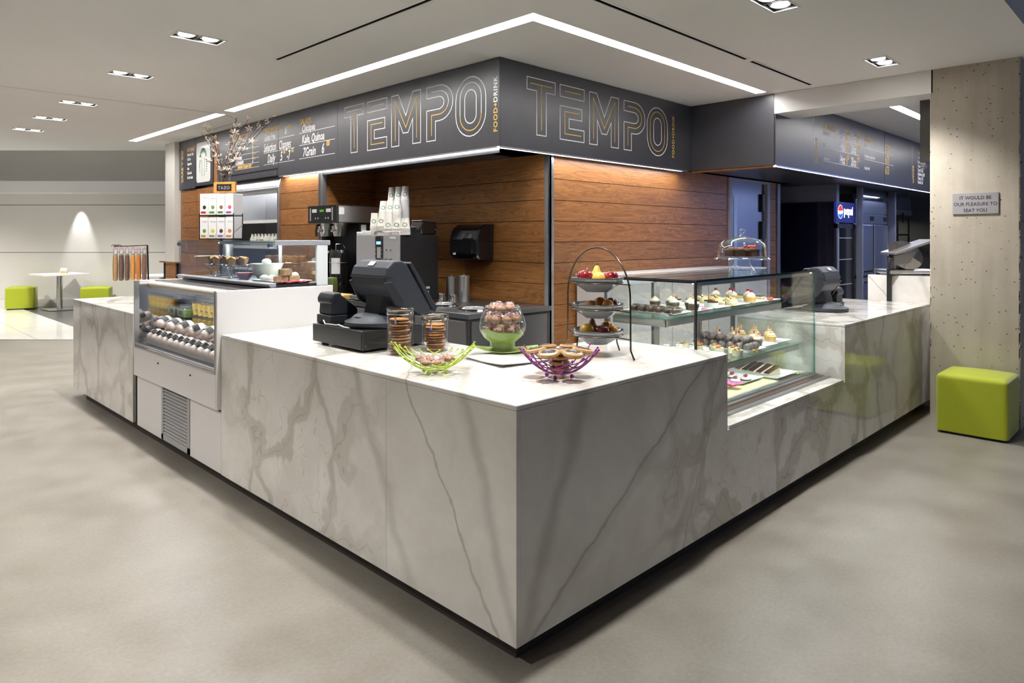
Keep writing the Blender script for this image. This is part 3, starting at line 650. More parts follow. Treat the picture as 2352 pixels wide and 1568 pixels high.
# ================================================================== COUNTER
Y1, YFR, YL = 2.496, 4.16, 5.94          # fridge bay from Y1 to YFR on the long side, counter end YL
XC0, XC1, XR = 1.517, 3.147, 5.27        # pastry case bay on the other side, counter end XR
CD = 0.77; ZT = 0.92; ZB = 0.076; ZLG = 0.555
ctr = thing('marble_counter', 'long L-shaped white marble counter with grey veins on a dark recessed plinth', 'counter')
ysm = on(887, 1000, 'x', 0).y
G_ = .0008
def slab(name, *b, bv=.003): return B(*b).obj(name, M['marble'], ctr, bevel=bv)
slab('front_slab', 0, 0.0, ZB, .02, ysm - G_, ZT - .0195, bv=0); slab('front_slab', 0, ysm + G_, ZB, .02, Y1, ZT - .0195, bv=0)
slab('front_slab', 0, YFR, ZB, .02, YL, ZT - .0195, bv=0)
slab('front_slab', .0205, 0, ZB, XC0, .02, ZT - .0195, bv=0); slab('front_slab', XC0 + G_, 0, ZB, XC1 - G_, .02, ZLG - .0195, bv=0); slab('front_slab', XC1, 0, ZB, XR, .02, ZT - .0195, bv=0)
slab('top_slab', .0, .0, ZT - .0195, CD, Y1, ZT, bv=.004); slab('top_slab', CD + G_, 0, ZT - .0195, XC0, CD, ZT, bv=.004)
slab('top_slab', 0, YFR, ZT - .0195, CD, YL, ZT, bv=.004); slab('top_slab', XC1, 0, ZT - .0195, XR, CD, ZT, bv=.004)
slab('top_slab', XC0 + .02, .0, ZLG - .0195, XC1 - .02, .19, ZLG)
slab('end_slab', .0205, YL - .02, ZB, CD, YL, ZT - .02); slab('end_slab', .0205, YFR, ZB, CD, YFR + .02, ZT - .02); slab('end_slab', .0205, Y1 - .02, ZB, CD, Y1, ZT - .02)
slab('end_slab', XC0 - .02, .0205, ZB, XC0, CD, ZT - .02); slab('end_slab', XC1, .0205, ZB, XC1 + .02, CD, ZT - .02); slab('end_slab', XR - .02, .0205, ZB, XR, CD, ZT - .02)
core = MB().box(.021, .021, ZB, CD - .02, Y1 - .021, ZT - .02).box(CD - .02, .021, ZB, XC0 - .021, CD - .02, ZT - .02).box(.021, YFR + .021, ZB, CD - .02, YL - .021, ZT - .02).box(XC1 + .021, .021, ZB, XR - .021, CD - .02, ZT - .02).box(XC0 + .001, .021, ZB, XC1 - .001, CD - .02, ZLG - .03)
core.obj('carcass', M['void'], ctr)
pk = .05
kick = MB().box(pk, pk, 0, CD - .1, YL - .25, ZB).box(CD - .1, pk, 0, XR - .35, CD - .1, ZB); kick.obj('plinth', M['kick'], ctr)
# raised marble end piece beside the slicer
t = thing('marble_partition', 'raised white marble block behind the counter end under the slicer', 'counter', (XR + .01, -.3, 0))
B(0, 0, 0, .9, .83, 1.158).obj('block', M['marble'], t, bevel=.004)

# ================================================================== OPEN SANDWICH FRIDGE
M['fridge_in'] = mat('fridge_interior', (0.16, 0.17, 0.19), 0.4, 0.3)
M['acryl'] = glass('clear_acrylic', (0.93, 0.94, 0.95), 0.5, 0.10, 0.05)
mlamp = emit('fridge_lamp', (.95, .97, 1), 26.0)
fr = thing('open_fridge', 'white open-front sandwich fridge set into the marble counter', 'fridge', (0, Y1, 0))
FY = 4.055 - Y1; FX0, FX1, FT = -.025, .76, 1.182
def fp(name, mt, *b, bv=.002, par=fr): return B(*b).obj(name, mt, par, bevel=bv)
fp('side_panel', M['white'], FX0, .003, .465, FX1, .028, FT, bv=.004); fp('side_panel', M['white'], FX0, FY - .025, .465, FX1, FY, FT)
fp('front_panel', M['white'], FX0, .028, .465, FX0 + .02, FY - .025, .678)
for yy, zz in ((1.02, .62), (.42, .62)): MB().lathe([(.006, 0), (.006, .006), (.0, .007)], n=10).obj('lock', M['black_metal'], fr, loc=(FX0, yy, zz), rot=(0, -PI / 2, 0))
frm = MB().box(FX0 - .004, .028, .678, FX0 + .03, FY - .025, .69).box(FX0 - .004, .028, .69, FX0 + .03, .036, FT).box(FX0 - .004, FY - .033, .69, FX0 + .03, FY - .025, FT)
frm.obj('opening_frame', M['steel'], fr)
vy0, vy1 = 2.996 - Y1, 3.517 - Y1
fp('base_panel', M['white'], .0, .004, ZB + .002, .02, vy0 - .004, .452); fp('base_panel', M['white'], .0, vy1 + .004, ZB + .002, .02, FY, .452)
fp('gap_panel', M['void'], .021, .003, ZB + .002, .04, YFR - Y1 - .003, .5, bv=0)
vent = MB().box(-.004, vy0, .085, .018, vy0 + .035, .452).box(-.004, vy1 - .035, .085, .018, vy1, .452).box(-.004, vy0, .085, .018, vy1, .125).obj('vent_grille', mat('vent_grey', (.42, .42, .43), .5), fr)
M['ventgrey'] = vent.data.materials[0]
s0 = None
for k in range(14):
    z = .130 + .023 * k
    if s0 is None:
        s0 = MB().add([(-.004, vy0 + .03, 0), (-.004, vy1 - .03, 0), (.016, vy1 - .03, .016), (.016, vy0 + .03, .016), (-.004, vy0 + .03, .0035), (-.004, vy1 - .03, .0035), (.016, vy1 - .03, .0195), (.016, vy0 + .03, .0195)], [(0, 1, 2, 3), (4, 7, 6, 5), (0, 4, 5, 1), (1, 5, 6, 2), (2, 6, 7, 3), (3, 7, 4, 0)]).obj('slat', M['ventgrey'], vent, loc=(0, 0, z))
    else: inst(s0, vent, (0, 0, z))
# interior: mirror at the far end, dark liner at the near end
fp('end_mirror', M['chrome'], .0, FY - .0275, .66, .42, FY - .0255, FT - .03, bv=0); fp('end_liner', M['fridge_in'], .0, .0285, .66, .42, .0305, FT - .03, bv=0)
fp('cavity', M['fridge_in'], .43, .028, .47, .74, FY - .025, FT - .02, bv=0)
for k in range(9): B(.422, .03, .86 + .034 * k, .43, FY - .027, .86 + .034 * k + .029).obj('back_slat', M['fridge_in'], fr)
MB().prism([(.0, .66), (.0, .686), (.26, .80), (.42, .80), (.42, .66)], .031, FY - .028, 'y').obj('deck', M['fridge_in'], fr)
fp('lip', M['acryl'], .004, .03, .695, .009, FY - .027, .80, bv=0)
fp('air_grille', M['black'], -.003, .03, .690, .003, FY - .027, .705, bv=0); fp('bumper', M['steel'], FX0 - .002, .03, .70, FX0 + .008, FY - .03, .712, bv=0)
fp('top_panel', M['blackgloss'], .12, .028, FT - .02, FX1, FY - .025, FT - .002, bv=0)
MB().tube([(.095, .03, FT - .035), (.095, FY - .03, FT - .035)], .028, 14).obj('night_curtain', mat('curtain_cream', (.62, .60, .55), .5), fr, 50)
B(.13, .05, FT - .032, .16, FY - .05, FT - .024).obj('lamp', mlamp, fr)
# ================================================================== HOT FOOD CASE on the fridge
hc = thing('glass_food_case', 'long glass display case with steel rails standing on the sandwich fridge', 'display case', (.34, 2.545, FT))
HX, HY, HZ_ = .40, 1.61, .303
M['rail'] = mat('anodised_rail', (.62, .62, .66), .3, .6)
h = MB().box(-.012, -.01, .002, .03, HY, .03).box(-.02, -.012, .012, -.012, HY, .026); h.obj('base_rail', M['rail'], hc, bevel=.003)
B(.03, .0, .002, HX, HY, .018).obj('base', M['black'], hc)
B(-.004, .0, .03, .0, HY, HZ_ - .004).obj('front_glass', M['glass'], hc)
B(.0, -.008, .03, HX - .06, -.004, HZ_ - .03).obj('side_glass', M['glass'], hc); B(.0, HY - .004, .03, HX, HY, HZ_ - .005).obj('side_glass', M['glass'], hc)
B(-.012, -.012, HZ_ - .006, HX, HY, HZ_).obj('top_glass', M['shelfglass'], hc)
B(0.02, -.012, HZ_ - .03, HX + .02, .012, HZ_ + .002).obj('end_rail', M['rail'], hc, bevel=.003); B(HX - .03, -.005, HZ_ - .03, HX, HY, HZ_ - .006).obj('back_rail', M['rail'], hc)
B(HX - .08, -.01, .002, HX, .01, HZ_ - .03).obj('corner_post', mat('frosted_post', (.72, .76, .80), .25), hc); B(HX - .03, HY - .03, .002, HX, HY, HZ_ - .03).obj('corner_post', M['rail'], hc)
B(HX - .012, .65, .02, HX, .68, HZ_ - .03).obj('mullion', M['rail'], hc)
B(HX - .006, .01, .02, HX - .002, HY, HZ_ - .03).obj('sliding_door', M['glass'], hc)
for yy in (-.006, HY - .03): B(-.016, yy, HZ_ - .045, .012, yy + .03, HZ_ - .015).obj('clamp', M['chrome'], hc, bevel=.003)
B(HX - .075, .04, HZ_ - .026, HX - .035, HY - .04, HZ_ - .018).obj('lamp', M['caselamp'], hc); B(HX - .085, .02, HZ_ - .032, HX - .078, HY - .02, HZ_ - .006).obj('lamp_shield', M['rail'], hc); B(HX - .085, .02, HZ_ - .016, HX - .03, HY - .02, HZ_ - .0125).obj('lamp_cover', M['rail'], hc)
# ================================================================== PASTRY CASE
PX0, PX1, PY0, PY1, PZ1 = 1.552, 3.135, .20, .80, 1.280
pc = thing('pastry_case', 'glass pastry display case with two lit shelves sunk into the marble counter', 'display case', (PX0, PY0, ZLG))
pw_, pd, ph = PX1 - PX0, PY1 - PY0, PZ1 - ZLG
def pp(name, mt, *b, par=pc, bv=0): return B(*b).obj(name, mt, par, bevel=bv)
M['edge_dark'] = mat('dark_glass_edge', (.012, .05, .075), .08); pp('glass_edge', M['black'], -.006, -.006, ph - .012, .0, pd, ph); pp('glass_edge', M['edge_dark'], 0, -.006, ph - .012, pw_ + .006, -.002, ph)
pp('top_glass', M['shelfglass'], 0, -.002, ph - .011, pw_, pd, ph - .001)
pp('front_glass', M['glass'], .0, .0, .02, pw_, .005, ph - .012)
pp('end_glass', M['glass'], 0, .006, .02, .005, pd - .02, ph - .012); pp('end_glass', M['glass'], pw_ - .005, .006, .02, pw_, pd - .02, ph - .012)
pp('corner_seal', M['black'], -.006, -.006, .02, .006, .004, ph - .012); pp('corner_seal', M['glass_edge'], pw_ - .004, -.006, .02, pw_ + .004, .002, ph - .012)
pp('edge_seal', M['black'], 0, -.002, ph - .018, .008, pd, ph - .012)
bf = MB().box(-.03, -.11, .0, pw_ - .005, -.07, .008).box(-.03, -.11, .006, pw_ - .005, -.104, .014); bf.obj('sill_frame', M['steel'], pc)
pp('sill_frame', mat('bronze_rail', (.20, .13, .11), .35, .7), -.03, -.07, .002, pw_, -.03, .010); pp('sill_frame', M['steel'], -.03, -.03, .002, pw_, .0, .018); 
pp('air_grille', M['black'], .0, .006, .002, pw_, .05, .016)
gr0 = None
for k in range(60):
    if gr0 is None: gr0 = pp('grille_bar', M['steel'], 0, .008, .016, .012, .046, .019); gr0.location = (.01, 0, 0)
    else: inst(gr0, pc, (.01 + .026 * k, 0, 0))
pp('deck', M['white'], 0.0, .05, .0, pw_, pd, .018)
M['lime_mat'] = mat('lime_mat', (.60, .66, .28), .5)
pp('deck_mat', M['lime_mat'], .04, .055, .018, pw_ - .03, pd - .06, .021)
# back: sliding glass doors in metal frames
for k, (a, b) in enumerate(((0, .53), (.53, 1.06), (1.06, pw_))):
    f = MB().box(a, pd - .02 + .004 * (k % 2), .02, a + .035, pd + .004 * (k % 2), ph - .02).box(b - .035, pd - .02 + .004 * (k % 2), .02, b, pd + .004 * (k % 2), ph - .02).box(a, pd - .02, ph - .06, b, pd, ph - .02).box(a, pd - .02, .02, b, pd, .05)
    fo = f.obj('door_frame', M['steel_dark'], pc); pp('pane', M['glass'], a + .035, pd - .012, .05, b - .035, pd - .009, ph - .06, par=fo)
SH1, SH2 = 1.058 - ZLG, .775 - ZLG
for (z, y0_, x0_, x1_) in ((SH1, .185, .035, pw_ - .06), (SH2, .075, .035, pw_ - .03)):
    sh = pp('shelf', M['shelfglass'], x0_, y0_, z - .008, x1_, pd - .03, z)
    pp('shelf_edge', M['glass_edge'], x0_, y0_ - .002, z - .008, x1_, y0_, z, par=sh)
    pp('shelf_edge', M['glass_edge'], x0_ - .002, y0_, z - .008, x0_, pd - .03, z, par=sh)
    pp('shelf_rail', M['steel'], x0_ + .01, y0_ + .012, z - .045, x1_ - .01, y0_ + .03, z - .008, par=sh)
    pp('shelf_bracket', M['steel'], x0_ + .01, y0_ + .02, z - .05, x0_ + .025, pd - .03, z - .008, par=sh); pp('shelf_bracket', M['steel'], x1_ - .025, y0_ + .02, z - .05, x1_ - .01, pd - .03, z - .008, par=sh)
    pp('lamp', M['caselamp'], x0_ + .05, y0_ + .032, z - .018, x1_ - .05, y0_ + .05, z - .011, par=sh); pp('lamp_cover', M['steel'], x0_ + .01, y0_ + .012, z - .0105, x1_ - .01, y0_ + .054, z - .0085, par=sh)
pp('lamp', M['caselamp'], .06, .03, ph - .026, pw_ - .06, .055, ph - .016); pp('lamp_shield', M['steel'], .02, .018, ph - .036, pw_ - .02, .022, ph - .012)
pp('lamp_rail', M['steel'], .02, .02, ph - .016, pw_ - .02, .06, ph - .012)
# white service credenza behind, against the timber wall
wc = thing('white_credenza', 'low white laminate credenza against the timber wall behind the pastry case', 'cabinet', (3.098, 1.72, 0))
B(0, 0, 0, 2.6, .56, 1.165).obj('body', M['white'], wc); B(-.01, -.01, 1.165, 2.61, .57, 1.18).obj('top', M['white'], wc, bevel=.002)
for k in range(4): B(.02 + .65 * k, -.018, .1, .65 + .65 * k, 0, 1.15).obj('door', M['white'], wc, bevel=.002)
# ================================================================== COLUMN PLAQUE, OTTOMANS, TABLE
pq = thing('wall_plaque', 'small grey plaque with black capitals fixed to the concrete column', 'sign', (XJ - .008, on(2240, 480, 'x', XJ).y, on(2240, 490, 'x', XJ).z))
a, b = on(2188, 445, 'x', XJ - .008), on(2294, 490, 'x', XJ - .008)
mid = (a.y + b.y) / 2; pq.location = (XJ - .01, mid, b.z); hh = a.z - b.z; ww = abs(a.y - b.y)
B(0, -ww / 2, 0, .008, ww / 2, hh).obj('plate', mat('plaque_grey', (.30, .29, .31), .45), pq, bevel=.001)
for i, s in enumerate(('IT WOULD BE', 'OUR PLEASURE TO', 'SEAT YOU')): text(s, ('x', XJ - .01), mid, b.z + hh * (.70 - .30 * i), .038, M['ink_black'], pq, .92, align='CENTER', bold=.0003)
def ottoman(loc, rz, s, hgt, label):
    bm = bmesh.new(); bmesh.ops.create_cube(bm, size=1); bmesh.ops.scale(bm, vec=(s, s, hgt - .02), verts=bm.verts); bmesh.ops.translate(bm, vec=(0, 0, hgt / 2 + .01), verts=bm.verts)
    bmesh.ops.bevel(bm, geom=[e for e in bm.edges if max(v.co.z for v in e.verts) > hgt * .6], offset=.042, segments=6, affect='EDGES', profile=.6)
    top = [f for f in bm.faces if f.calc_center_median().z > hgt - .005]
    bmesh.ops.subdivide_edges(bm, edges=list({e for f in top for e in f.edges}), cuts=7, use_grid_fill=True)
    for v in bm.verts:
        if v.co.z > hgt - .03: v.co.z += .022 * max(0, 1 - (v.co.x / (s / 2)) ** 2) * max(0, 1 - (v.co.y / (s / 2)) ** 2)
    me = bpy.data.meshes.new('cushion'); bm.to_mesh(me); bm.free(); me.polygons.foreach_set('use_smooth', [True] * len(me.polygons)); me.set_sharp_from_angle(angle=math.radians(50)); me.materials.append(M['lime'])
    t = thing('ottoman', label, 'ottoman', loc, rz, 'lime cube ottomans'); o = bpy.data.objects.new('cushion', me); COL.objects.link(o); o.parent = t
    MB().box(-s / 2 + .03, -s / 2 + .03, 0, s / 2 - .03, s / 2 - .03, .011).obj('base', M['black'], t)
    return t
ottoman((4.40 + .235, -.70 + .232, 0), 0, .465, .455, 'lime green fabric cube ottoman against the concrete column')
def far(px, D): return (CAM.x + FW.x * D + RT.x * (px - PPX) / FPX * D, CAM.y + FW.y * D + RT.y * (px - PPX) / FPX * D, .01)
ottoman(far(50, 14.62), ANG - PI / 2 + math.radians(28), .52, .46, 'lime green cube ottoman on tiles, wholly clear of the table')
ottoman(far(222, 14.62), ANG - PI / 2 + math.radians(24), .54, .46, 'lime green cube ottoman partly hidden by the marble counter end')
tb_ = thing('dining_table', 'white square pedestal table with steel column by the dining wall', 'table', far(137, 14.4), ANG - PI / 2 + math.radians(52))
B(-.42, -.42, .72, .42, .42, .755).obj('table_top', M['white'], tb_, bevel=.004); MB().cyl(0, 0, .012, .72, .055).obj('column', M['steel'], tb_, 40); B(-.26, -.26, 0, .26, .26, .014).obj('base_plate', M['steel'], tb_)
cz = thing('menu_card', 'small folded menu card standing on the white dining table', 'card', (*far(147, 14.45)[:2], .766), ANG - PI / 2)
MB().add([(-.07, -.04, 0), (.07, -.04, 0), (.07, 0, .11), (-.07, 0, .11), (-.07, .04, 0), (.07, .04, 0)], [(0, 1, 2, 3), (4, 3, 2, 5)]).obj('card', M['white_gloss'], cz)
MB().quad((-.06, -.0405, .002), (.06, -.0405, .002), (.06, -.023, .05), (-.06, -.023, .05)).obj('print', mat('card_print', (.55, .38, .08), .5), cz)
# ================================================================== THINGS ON THE COUNTER
M['reg'] = mat('register_plastic', (.034, .040, .052), .5, spec=.3)
M['reg2'] = mat('register_plastic_dark', (.024, .027, .034), .5, spec=.3)
M['screen'] = mat('screen_off', (.01, .011, .013), .1)
M['cookie'] = speckle('cookie', (.46, .22, .065), (.26, .10, .028), 70, .75, .5)
M['choc'] = speckle('chocolate', (.028, .011, .006), (.050, .021, .011), 30, .35, .2)
M['cream'] = speckle('cream', (.82, .72, .52), (.88, .82, .68), 40, .5, .2)
M['sponge'] = speckle('sponge', (.70, .42, .12), (.80, .55, .20), 90, .7, .3)
M['cellophane'] = glass('cellophane', (.93, .93, .95), .55, .12, .22, 1.5); M['clearwrap'] = glass('clear_wrap', (.97, .97, .97), .30, .03, .12, 2.0)
rr = random.Random(11)
def rotz(p, a): return (p[0] * math.cos(a) - p[1] * math.sin(a), p[0] * math.sin(a) + p[1] * math.cos(a))
# ---- cash drawer with its cable
t = thing('cash_box', 'matt black metal cash box under the register', 'cash box', (.223, 1.305, ZT))
B(0, 0, .014, .42, .50, .11).obj('body', M['black'], t, bevel=.003)
B(-.004, .01, .02, 0, .49, .10).obj('drawer_front', M['black'], t, bevel=.002)
MB().cyl(0, 0, 0, .006, .006, 12).obj('lock', M['chrome'], t, loc=(.012, -.001, .035), rot=(PI / 2, 0, 0))
for a in (.05, .37):
    for b in (.05, .45): MB().cyl(a, b, 0, .014, .02, 12).obj('foot', M['black'], t)
def register(name, label, loc, rz):
    t = thing(name, label, 'cash register', loc, rz, 'point-of-sale registers')
    hw = .165
    # side outline (x = toward staff, z up) of the angled head
    head = [(-.02, .275), (-.005, .315), (.035, .350), (.085, .352), (.118, .338), (.285, .095), (.275, .055), (.215, .052), (.155, .082), (.09, .105), (.02, .165), (-.015, .215)]
    MB().prism(head, -hw, hw, 'y').obj('head', M['reg'], t, bevel=.012, seg=3)
    sl = [(.125, .336), (.142, .345), (.318, .088), (.30, .062), (.285, .075)]
    MB().prism(sl, -hw - .012, hw + .012, 'y').obj('bezel', M['reg2'], t, bevel=.006)
    nx, nz = math.sin(.95), math.cos(.95)
    MB().quad((.149, -hw + .02, .338), (.149, hw - .02, .338), (.308, hw - .02, .105), (.308, -hw + .02, .105)).obj('screen', M['screen'], t)
    MB().prism([(-.021, .262), (-.019, .270), (.03, .266), (.03, .258)], -hw - .002, hw + .002, 'y').obj('seam', M['black'], t)
    arm = [(-.028, .24), (.02, .245), (.10, .14), (.09, .10), (.04, .12)]
    for s in (-1, 1): MB().prism(arm, s * hw - .012, s * hw + .012, 'y').obj('hinge_cover', M['reg2'], t, bevel=.008, seg=3)
    MB().prism([(.0, .05), (.09, .05), (.11, .13), (.03, .17)], -.075, .075, 'y').obj('neck', M['reg2'], t, bevel=.008)
    MB().lathe([(.0, .002), (.165, .002), (.172, .012), (.17, .028), (.14, .040), (.12, .058), (.08, .068), (.0, .07)], .04, 0, 0, 36, 1.0, 1.0).obj('base', M['reg'], t, 40)
    MB().lathe([(.0, .0), (.045, .0), (.045, .004), (.0, .004)], -.045, 0, .051, 20, 1, 1.2).obj('badge', M['reg2'], t, 40)
    MB().cbox(-.0, 0, .003, .03, .05, .004).obj('logo_plate', M['rail'], t, loc=(.012, 0, .332), rot=(0, math.radians(-42), 0))
    return t
def printer(label, loc, rz):
    t = thing('receipt_printer', label, 'printer', loc, rz, 'receipt printers')
    B(0, -.075, 0, .19, .075, .05).obj('base', M['reg2'], t, bevel=.006)
    MB().prism([(.01, .05), (.015, .115), (.005, .14), (.02, .165), (.06, .168), (.17, .09), (.18, .05)], -.07, .07, 'y').obj('body', M['reg2'], t, bevel=.010, seg=3)
    MB().prism([(.005, .11), (.0, .14), (.018, .17), (.06, .172), (.075, .165), (.03, .11)], -.073, .073, 'y').obj('paper_cover', M['reg2'], t, bevel=.012, seg=3)
    return t
register('cash_register', 'slate grey touch-screen register standing on the black cash drawer', (.375, 1.465, ZT + .1115), 0)
printer('small black receipt printer on the cash drawer beside the register', (.245, 1.727, ZT + .1115), 0)
pts = [(.239, 1.715, 1.052), (.232, 1.70, 1.050), (.229, 1.68, 1.036), (.236, 1.64, 1.0365), (.240, 1.61, 1.0365), (.234, 1.575, 1.038), (.230, 1.545, 1.044), (.2285, 1.50, 1.0365), (.2285, 1.44, 1.0365)]
tc = thing('printer_cable', 'pale grey cable looped across the cash drawer', 'cable', pts[3]); MB().tube([Vector(p) - Vector(pts[3]) for p in pts], .004, 8).obj('cord', mat('cable_grey', (.55, .55, .56), .4), tc, 60)
register('cash_register', 'slate grey touch-screen register beside the glass pastry case', (3.99, .40, ZT), PI / 2)
printer('small black receipt printer behind the register by the concrete column', (4.28, .42, ZT), PI / 2)
# ---- cookie jars
def cookie_mesh(r=.05, h=.014):
    return MB().lathe([(.0, 0), (r * .86, 0), (r, h * .35), (r * .93, h * .75), (r * .5, h), (.0, h * 1.05)], n=18)
ck = None
def jar(label, loc, r, h, ncook, tall):
    global ck
    t = thing('glass_jar', label, 'jar', loc, 0, 'glass cookie jars')
    MB().lathe([(.0, .0), (r * .94, .0), (r, .006), (r, h - .02), (r * .985, h - .012)], n=32, cap=False).obj('body', M['thinglass'], t, 50)
    MB().lathe([(r - .006, .008), (.0, .008)], n=32, cap=False).obj('glass_floor', M['thinglass'], t)
    MB().lathe([(r * 1.03, h - .034), (r * 1.05, h - .028), (r * 1.03, h - .022)], n=32, cap=False).obj('clamp_ring', M['chrome'], t, 50)
    MB().lathe([(r * 1.0, h - .018), (r * 1.06, h - .014), (r * 1.06, h - .003), (r * .98, h), (r * .3, h + .004), (.0, h + .004)], n=32, cap=False).obj('lid', M['thinglass'], t, 50)
    a = math.radians(215)
    MB().tube([(r * 1.06 * math.cos(a), r * 1.06 * math.sin(a), h - .02), (r * 1.09 * math.cos(a), r * 1.09 * math.sin(a), h - .045), (r * 1.06 * math.cos(a), r * 1.06 * math.sin(a), h - .068)], .0035, 6).obj('latch', M['chrome'], t, 60)
    MB().sphere(r * 1.07 * math.cos(a), r * 1.07 * math.sin(a), h - .074, .008).obj('latch_knob', mat('enamel_blue', (.05, .07, .30), .2), t, 60)
    for k in range(ncook):
        if ck is None: ck = cookie_mesh().obj('cookie', M['cookie'], None, 50)
        c_ = ck.copy(); COL.objects.link(c_)
        ps = (h - .06) / ncook
        c_.location = (loc[0] + rr.uniform(-.009, .009), loc[1] + rr.uniform(-.009, .009), loc[2] + .010 + ps * k)
        c_.rotation_euler = (rr.uniform(-.03, .03), rr.uniform(-.03, .03), rr.uniform(0, 6)); c_.scale = (1.0, 1.0, .72)
        setp(c_, 'brown chocolate chip cookie stacked inside the %s glass jar' % tall, 'cookie', 'cookies in the %s jar' % tall)
jar('taller clear glass jar of cookies beside the register', (.345, 1.155, ZT), .066, .237, 13, 'taller')
jar('shorter clear glass jar of cookies beside the taller jar', (.535, 1.115, ZT), .068, .195, 11, 'shorter')
bpy.data.objects.remove(ck)
# ---- wire bowls
def wire_bowl(name, label, loc, R, depth, m_, nr, seed, lift, ksadd):
    r_ = random.Random(seed); t = thing(name, label, 'bowl', loc, 0, 'wire bowls')
    hgt = lambda x, y: .012 + depth * ((x * x + y * y) / (R * R)) ** 1.2 + ksadd * ((x - y) * (x - y) / (2 * R * R))
    for dirn in (0, 1):
        for k in range(nr):
            c0 = -R * .78 + 1.56 * R * k / (nr - 1); ln = math.sqrt(max(0.0, R * R - c0 * c0)) * (1 + r_.uniform(-.06, .14)); pts_ = []
            for i in range(13):
                s = -ln + 2 * ln * i / 12; x, y = (s, c0) if dirn == 0 else (c0, s)
                x, y = rotz((x, y), .35 * (1 if dirn else -.2)); pts_.append((x, y, hgt(x, y) + .006))
            w = MB().tube(pts_, .0024, 6).obj('wire', m_, t, 60)
            for e in (0, -1): MB().sphere(*pts_[e], .0052, 8, 5).obj('wire_tip', m_, w, 60)
    for k in range(4):
        a = k * PI / 2 + .4; MB().sphere(.055 * math.cos(a), .055 * math.sin(a), .009, .009, 8, 6).obj('foot', m_, t, 60)
    return t
M['lime_wire'] = mat('lime_wire', (.42, .58, .06), .3); M['purple_wire'] = mat('purple_wire', (.22, .02, .20), .3)
wire_bowl('wire_bowl', 'lime green crossed-wire bowl holding wrapped candies', (.17, .66, ZT), .172, .045, M['lime_wire'], 8, 4, 0, .055)
wire_bowl('wire_bowl', 'purple crossed-wire bowl holding wrapped cookies', (.475, .215, ZT), .155, .07, M['purple_wire'], 8, 9, 0, .02)
# wrapped candies in the lime bowl
def wrapped(name, label, loc, r, core, grp, rz=0, sq=.7):
    t = thing(name, label, 'candy', loc, rz, grp)
    MB().sphere(0, 0, r * sq, r, 10, 7, sq).obj('sweet', core, t, 70)
    mb = MB(); n = 9
    vs = []
    for i, (ra, za) in enumerate(((1.0, .3), (1.05, .8), (.90, 1.45), (.25, 1.75), (.50, 2.25), (.65, 2.5))):
        for k in range(n):
            a = 2 * PI * k / n; w = 1 + .06 * math.sin(k * 2.7 + i); vs.append((r * ra * w * math.cos(a), r * ra * w * math.sin(a), r * sq * za + (r * .25 * math.sin(k * 3.1) if i > 3 else 0)))
    fs = [(i * n + k, i * n + (k + 1) % n, (i + 1) * n + (k + 1) % n, (i + 1) * n + k) for i in range(5) for k in range(n)]
    mb.add(vs, fs).obj('wrapper', M['cellophane'], t)
    MB().tube([(r * .3 * math.cos(k), r * .3 * math.sin(k), r * sq * 1.75) for k in (0, 1.2, 2.4, 3.6, 4.8)], r * .08, 5, True).obj('ribbon', M['pink'], t)
    for q in range(3): MB().tube([(r * .2, 0, r * sq * 1.75), (r * .8 * math.cos(q * 2.1), r * .8 * math.sin(q * 2.1), r * sq * 2.2), (r * .95 * math.cos(q * 2.1 + .5), r * .95 * math.sin(q * 2.1 + .5), r * sq * 1.9)], r * .07, 4).obj('ribbon_tail', M['pink'], t)
    return t
M['pink'] = mat('pink_ribbon', (.80, .36, .50), .35)
M['nut'] = speckle('candied_nut', (.30, .15, .07), (.50, .32, .20), 120, .5, .6)
def wire_h(R, depth, ks, x, y): return .012 + depth * ((x * x + y * y) / (R * R)) ** 1.2 + ks * ((x - y) * (x - y) / (2 * R * R)) + .0095
for k in range(7):
    a = k * PI / 3 + .2; q = .062 if k else 0.0; dx, dy = q * math.cos(a), q * math.sin(a)
    z = max(wire_h(.172, .045, .055, dx + .026 * math.cos(b * .785), dy + .026 * math.sin(b * .785)) for b in range(8))
    wrapped('wrapped_candy', 'nut candy in clear wrap lying in the lime wire bowl', (.17 + dx, .66 + dy, ZT + z + .001), .025, M['nut'], 'candies in the lime bowl', k, .6)
# wrapped cookies in the purple bowl
M['cookie_pale'] = speckle('pale_cookie', (.62, .36, .13), (.48, .25, .08), 80, .7, .4)
from mathutils import Quaternion
def wcookie(loc, tilt, az):
    t = thing('wrapped_cookie', 'large pale cookie in clear wrap with dark oval label in the purple bowl', 'cookie', loc, 0, 'wrapped cookies in the purple bowl')
    q = Quaternion(Vector((-math.sin(az), math.cos(az), 0)), tilt) @ Quaternion((0, 0, 1), -PI / 4)
    t.rotation_mode = 'QUATERNION'; t.rotation_quaternion = q
    MB().lathe([(.0, 0), (.040, 0), (.0445, .006), (.040, .014), (.018, .0175), (.0, .018)], n=22).obj('cookie', M['cookie_pale'], t, 50)
    MB().lathe([(.0, -.0015), (.0425, -.0015), (.0465, .006), (.0415, .0155), (.019, .0195), (.0, .020)], n=22).obj('wrap', M['clearwrap'], t, 50)
    MB().lathe([(.0, .0213), (.015, .0210), (.025, .0200), (.030, .0188)], n=20, cap=False, sy=.70).obj('label', M['ink_black'], t, 50)
    MB().cbox(0, -.006, .0218, .028, .0025, .0006).obj('label_print', M['ink_white'], t); MB().cbox(0, .005, .0218, .021, .0018, .0006).obj('label_print', M['ink_white'], t)
PB = (.475, .215)
for k in range(4): wcookie((*PB, ZT + .031 + .0235 * k), 0, 0)
for k in range(6):
    a = 2 * PI * k / 6 + .26; wcookie((PB[0] + .0965 * math.cos(a), PB[1] + .0965 * math.sin(a), ZT + .106), math.radians(12), a)
